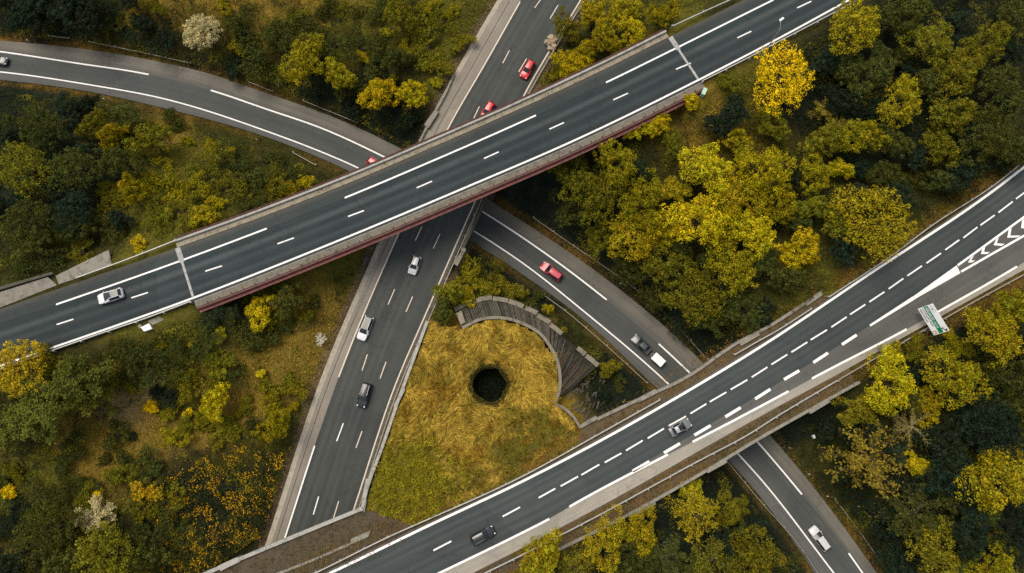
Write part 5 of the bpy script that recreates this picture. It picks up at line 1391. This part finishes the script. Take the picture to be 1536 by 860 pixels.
rp = np.hypot(x - PIT.x, y - PIT.y); ap = np.arctan2(y - PIT.y, x - PIT.x); ang = np.where(rp < PIT_R + 1.7, ap + np.where(vnoise(x, y, 54) > .5, 1.25, -1.25), ang)
cg = ground_col(x, y); gold = np.clip((cg[:, 0] - .09) / .10, 0, 1)
BRC = at(600, 728, Z_ISL)
lush = (np.hypot(x - BRC.x, y - BRC.y) / 8.5 + (fbm(x / 4, y / 4, 26, 3) - .5) * 1.5 + g.normal(size=n) * .22 < .95) * 1.0
mixv = np.clip(gold * .92 - .10 - .35 * np.clip(1.6 - (rp - PIT_R) / 1.2, 0, 1) + g.normal(size=n) * .20 + (fbm(x / 2.6, y / 2.6, 61, 3) - .5) * 2.2, 0, 1)[:, None]
straw = np.array([.38, .250, .036]); green = np.array([.115, .094, .012]); amber = np.array([.25, .145, .018])
c_ = green * (1 - mixv) + straw * mixv
am = np.clip((fbm(x / 1.8, y / 1.8, 63, 2) - .5) * 4, 0, .9)[:, None]
c_ = c_ * (1 - am) + amber * am * (.45 + .55 * mixv)
c_ = np.where(lush[:, None] > .5, np.array([.15, .128, .011]), c_) * (g.uniform(.35, 1.55, n) ** 1.0)[:, None]
tufts('golden_grass', 'tall wind-combed golden grass around the dark round pit', x, y, g, 6, np.where(lush > .5, .4, .34 + .46 * gold) * g.uniform(.5, 1.5, n), .028, ang, c_, .20, .38)
# low dense broom at the bottom corner of the island
# meadow grass on the open slopes
x, y, g = scatter([(-60, -40), (1600, -40), (1600, 900), (-60, 900)], 90000, 41, 8.0, .5)
cg = ground_col(x, y); lum = cg[:, 0]
k = ~inside(x, y, isl_poly) & (lum > .045) & (vnoise(x / 1.2, y / 1.2, 78) + .5 * g.random(len(x)) > .52); x, y, cg = x[k], y[k], cg[k]
ang = 2 * math.pi * 1.4 * fbm(x / 7.0, y / 7.0, 52, 3) + 2.5 * vnoise(x / 1.5, y / 1.5, 53)
gr = np.clip((fbm(x / 4.5, y / 4.5, 64, 3) - .42) * 3.5, 0, 1)[:, None]
mc = cg * 1.2 * (1 - gr) + np.array([.135, .122, .016]) * gr
tufts('meadow_grass', 'dry brown and olive grass over the open slopes', x, y, g, 4, g.uniform(.25, .6, len(x)), .035, ang, mc * g.uniform(.55, 1.5, len(x))[:, None], .4, .45)

# short tufts, weeds and bramble over the rest of the open ground
def cover(name, label, cat, polys, dens, leaf, hfun, seed, colfun, z=8.0, patch=None, margin=.3, spread=.5):
    V, F_, T = [], [], []; off = 0
    for i, poly in enumerate(polys):
        P = [at(a, b, z) for a, b in poly]; area = (max(p.x for p in P) - min(p.x for p in P)) * (max(p.y for p in P) - min(p.y for p in P))
        x, y, g = scatter(poly, int(area * dens), seed + i, z, margin)
        if patch is not None:
            k = patch(x, y, g); x, y = x[k], y[k]
        if len(x) == 0: continue
        zz = sample(x, y) + hfun(x, y, g)
        C = np.stack([x, y, zz], -1); N = g.normal(size=(len(x), 3)) * spread + np.array([0, 0, .8])
        v, f = leaf_quads(C, N, leaf, g, .55)
        V.append(v); F_.append(f + off); off += len(v); T.append(colfun(x, y, g))
    o = link(name, np_mesh(name, np.concatenate(V), np.concatenate(F_), np.concatenate(T)), None, M['leaf_own'])
    return tag(o, label, cat, kind='stuff')
FULL = [(-60, -40), (1600, -40), (1600, 900), (-60, 900)]
def tuftcol(x, y, g):
    c = ground_col(x, y)
    return c * g.uniform(.55, 2.1, len(x))[:, None] * np.array([1.15, 1.12, .9])
cover('meadow_weeds', 'low weeds and grass tufts over the open slopes', 'weeds', [FULL], 9, .16, lambda x, y, g: g.uniform(0, .25, len(x)), 900, tuftcol, patch=lambda x, y, g: (vnoise(x / 1.1, y / 1.1, 8) + .35 * g.random(len(x)) > .5) & ~inside(x, y, isl_poly))
# bramble mounds: knee to chest high dark scrub, broken by gaps
SCRUB = [[(-30, -30), (700, -30), (640, 110), (600, 215), (400, 135), (180, 75), (-30, 50)], [(-30, 125), (140, 142), (400, 215), (510, 258), (250, 345), (90, 400), (-30, 440)],
         [(-20, 570), (120, 530), (290, 470), (330, 450), (450, 430), (470, 400), (540, 380), (500, 480), (330, 540), (240, 580), (100, 700), (-20, 720)], [(-20, 740), (120, 730), (250, 690), (410, 620), (430, 680), (390, 800), (300, 870), (-20, 870)],
         [(830, 0), (1100, 0), (820, 130), (800, 110)], [(640, 470), (720, 370), (860, 480), (960, 560), (880, 590), (820, 480), (740, 445), (680, 462)],
         [(820, 280), (1010, 190), (1090, 160), (1250, 60), (1300, -30), (1570, -30), (1570, 235), (1400, 335), (1150, 490), (1060, 530), (900, 390)], [(1200, 650), (1290, 590), (1570, 420), (1570, 880), (1330, 880), (1240, 740)], [(780, 870), (950, 775), (1090, 700), (1180, 800), (1210, 870)]]
def mound(x, y): return np.clip(fbm(x / 2.6, y / 2.6, 14, 3) - .38, 0, 1) * 5.0 * (.5 + vnoise(x / .7, y / .7, 15))
def scrubcol(x, y, g):
    h = mound(x, y)
    k = fbm(x / 3.2, y / 3.2, 16, 2)[:, None]
    c = np.array([.026, .034, .014]) * (1 - k) * 1.2 + np.array([.18, .156, .012]) * np.clip(k * 2.4 - .95, 0, 1)  # dark teal base paints in the shade of the wood's gaps
    return c * g.uniform(.6, 1.5, len(x))[:, None]
cover('bramble_scrub', 'dark tangled bramble scrub filling the slopes between the trees', 'scrub', SCRUB, 30, .13, lambda x, y, g: mound(x, y) * g.uniform(.3, 1, len(x)) ** .5 + .05, 920, scrubcol, patch=lambda x, y, g: (mound(x, y) > .25), margin=.7, spread=.55)
# gorse thicket with yellow bloom, bottom left
GORSE = [[(250, 720), (300, 690), (360, 650), (400, 680), (420, 640), (438, 610), (432, 690), (398, 800), (320, 850), (270, 870), (225, 870)]]
def gorsecol(x, y, g):
    b = fbm(x / 1.1, y / 1.1, 18, 3) + .25 * (fbm(x / 5, y / 5, 19, 2) - .5)
    fl = g.random(len(x)) < np.clip((b - .50) * 3.2 + .15 * ((y < at(300, 735, 8).y) * 1.0), 0, .8)
    c = np.where(fl[:, None], np.array([.55, .30, .010]) * g.uniform(.55, 1.2, len(x))[:, None], np.array([.030, .034, .010]) * g.uniform(.5, 1.9, len(x))[:, None])
    return c
cover('low_broom', 'low yellow-green broom filling the bottom corner of the golden grass', 'broom', [[(546, 775), (550, 690), (600, 630), (680, 630), (730, 690), (700, 750), (600, 800)]], 40, .12, lambda x, y, g: np.clip(fbm(x / 1.15, y / 1.15, 23, 3) - .34, 0, 1) * 4.2 * g.uniform(.5, 1, len(x)), 930, lambda x, y, g: np.array([.23, .190, .010]) * (.3 + 1.4 * fbm(x / .9, y / .9, 24, 2)[:, None]) * g.uniform(.6, 1.4, len(x))[:, None], z=Z_ISL, patch=lambda x, y, g: inside(x, y, isl_poly) & (fbm(x / 1.15, y / 1.15, 23, 3) + .5 * (fbm(x / 5, y / 5, 25, 2) - .5) - .30 * np.clip(np.hypot(x - BRC.x, y - BRC.y) / 8.0 - .35 + (fbm(x / 4, y / 4, 26, 3) - .5) * 1.2, 0, 1) > .38 + .14 * g.random(len(x))), spread=.6)
cover('gorse_thicket', 'dark gorse thicket speckled with yellow bloom at bottom left', 'gorse', GORSE, 42, .13, lambda x, y, g: (.3 + 1.9 * fbm(x / 1.7, y / 1.7, 17, 3)) * g.uniform(.55, 1, len(x)), 940, gorsecol, margin=.8, spread=.6)
# orange dead growth along the motorway verges and on the bridge deck edges
g = np.random.default_rng(77)
V, F_, T = [], [], []; off = 0
def verge(line, lo, hi, dens, z, cols, leaf=.13, seed=0, thr=.4):
    global off
    pts = resample(line, max(3, int(sum((a - b).length for a, b in zip(line, line[1:])) / .5)))
    P = np.array([(p.x, p.y) for p in pts]); t = np.gradient(P, axis=0); t /= np.linalg.norm(t, axis=1, keepdims=True); nn = np.stack([-t[:, 1], t[:, 0]], -1)
    n = int(len(pts) * .5 * abs(hi - lo) * dens); i = g.integers(0, len(pts), n); o_ = g.uniform(min(lo, hi), max(lo, hi), n)
    q = P[i] + nn[i] * o_[:, None] + t[i] * g.uniform(-.3, .3, n)[:, None]
    k = vnoise(q[:, 0] / 1.2, q[:, 1] / 1.2, seed) + .3 * g.random(n) > thr; q = q[k]
    zz = np.full(len(q), z) if z is not None else sample(q[:, 0], q[:, 1])
    if z is not None: zz = np.maximum(zz, sample(q[:, 0], q[:, 1]))
    C = np.stack([q[:, 0], q[:, 1], zz + g.uniform(.0, .3, len(q))], -1)
    v, f = leaf_quads(C, g.normal(size=(len(q), 3)) * .5 + np.array([0, 0, .8]), leaf, g, .5)
    ci = g.integers(0, len(cols), len(q)); m_ = fbm(q[:, 0] / 4, q[:, 1] / 4, seed + 3, 2)
    c = np.array(cols)[np.clip((m_ * 1.8 - .4 + g.normal(size=len(q)) * .2) * len(cols), 0, len(cols) - 1).astype(int)]
    V.append(v); F_.append(f + off); off += len(v); T.append(c * g.uniform(.6, 1.4, len(q))[:, None])
oc = [(.06, .058, .012), (.11, .085, .018), (.19, .10, .022), (.24, .115, .02), (.14, .09, .025)]
verge(H_lowedge, -.3, -3.3, 26, Z_HWY - .1, oc, seed=3)
verge(H_upedge, .25, 3.6, 18, Z_HWY - .1, oc, seed=4, thr=.5)
verge(S_upedge, -.1, 1.6, 20, None, oc, seed=5, thr=.55)
verge(S_lowedge, .1, -1.4, 20, None, [(.06, .06, .012), (.10, .085, .016), (.13, .09, .02)], seed=6, thr=.55)
verge(M_leftedge, -.2, -1.8, 14, None, [(.06, .055, .012), (.13, .085, .03), (.16, .10, .05)], seed=7, thr=.6)
verge(part_of(T_upedge, J_L[0], J_R[0]), .30, .8, 9, Z_TOP + .08, [(.09, .055, .02), (.06, .05, .015), (.13, .09, .03)], leaf=.10, seed=8, thr=.72)
vg = link('verge_growth', np_mesh('verge_growth', np.concatenate(V), np.concatenate(F_), np.concatenate(T)), None, M['leaf_own'])
tag(vg, 'orange and olive dead growth along the tarmac edges', 'verge growth', kind='stuff')
# brown earth on the deck at bottom left, patchy grass
V, F_, T = [], [], []; off = 0
dl_line = curve([(235, 893), (310, 860), (400, 822), (480, 789), (543.6, 763), (580, 745)], Z_HWY)
verge(dl_line, -.5, -8.5, 16, Z_HWY - .1, [(.075, .058, .034), (.06, .05, .022), (.10, .07, .03), (.075, .07, .016), (.09, .088, .014)], leaf=.12, seed=9, thr=.52)
dg_ = link('deck_weeds', np_mesh('deck_weeds', np.concatenate(V), np.concatenate(F_), np.concatenate(T)), None, M['leaf_own'])
tag(dg_, 'patchy brown and green weeds on the earth covered bridge deck', 'weeds', kind='stuff')
# ivy hanging in the pit
g = np.random.default_rng(5); n = 9000
a = g.uniform(0, 6.283, n); rr_ = PIT_R * np.sqrt(g.uniform(0, 1, n)) * .97
C = np.stack([PIT.x + rr_ * np.cos(a), PIT.y + rr_ * np.sin(a), Z_ISL - 4.3 + (rr_ / PIT_R) ** 6 * g.uniform(0, 3.6, n) + g.uniform(0, .9, n)], -1)
v, f = leaf_quads(C, g.normal(size=(n, 3)) * .6 + np.array([0, 0, .7]), .14, g, .7)
n2 = 5200; a2 = g.uniform(0, 6.283, n2); r2_ = PIT_R + np.abs(g.normal(size=n2)) * .5 - .42 + .5 * (vnoise(np.cos(a2) * 2.2 + 9, np.sin(a2) * 2.2 + 9, 66) - .5)
C2 = np.stack([PIT.x + r2_ * np.cos(a2), PIT.y + r2_ * np.sin(a2), Z_ISL - .1 + g.uniform(-.25, .3, n2) - np.clip(PIT_R - r2_, 0, 1) * 1.2], -1)
v2, f2 = leaf_quads(C2, g.normal(size=(n2, 3)) * .6 + np.array([0, 0, .7]), .12, g, .6)
v = np.concatenate([v, v2]); f = np.concatenate([f, f2 + 4 * n]); n_all = n
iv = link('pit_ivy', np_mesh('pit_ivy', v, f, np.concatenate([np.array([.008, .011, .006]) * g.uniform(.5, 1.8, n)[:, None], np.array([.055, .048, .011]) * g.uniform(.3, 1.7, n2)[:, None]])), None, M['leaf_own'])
tag(iv, 'dark ivy covering the floor of the round pit', 'ivy', kind='stuff')
# broken terrace foot: fallen slabs and dark rubble below the ribs
V, F_, T = [], [], []
mb_ = MB(); rr2 = random.Random(9)
for k in range(60):
    px, py = rr2.uniform(845, 905), rr2.uniform(565, 625)
    if px - 845 + (py - 565) * -.2 < 0 or py > 640 - (px - 871) * .55: continue
    p = on_ground(px, py)
    q = MB(); L_, w_ = rr2.uniform(.5, 2.2), rr2.uniform(.12, .4)
    q.box((0, 0, 0), (L_, w_, .12)); me = q.mesh('fallen_rib'); me.materials.append(rr2.choice([M['concrete_dark'], M['rib_b'], M['bark'], M['bark']]))
    o = bpy.data.objects.new('fallen_rib', me); COL.objects.link(o); o.location = (p.x, p.y, p.z + .12); o.rotation_euler = (rr2.uniform(-.3, .3), rr2.uniform(-.3, .3), rr2.gauss(.9, .5)); o.parent = tw
    o.location = o.location - tw.location
print('trees', len(made), 'objects', len(bpy.data.objects))
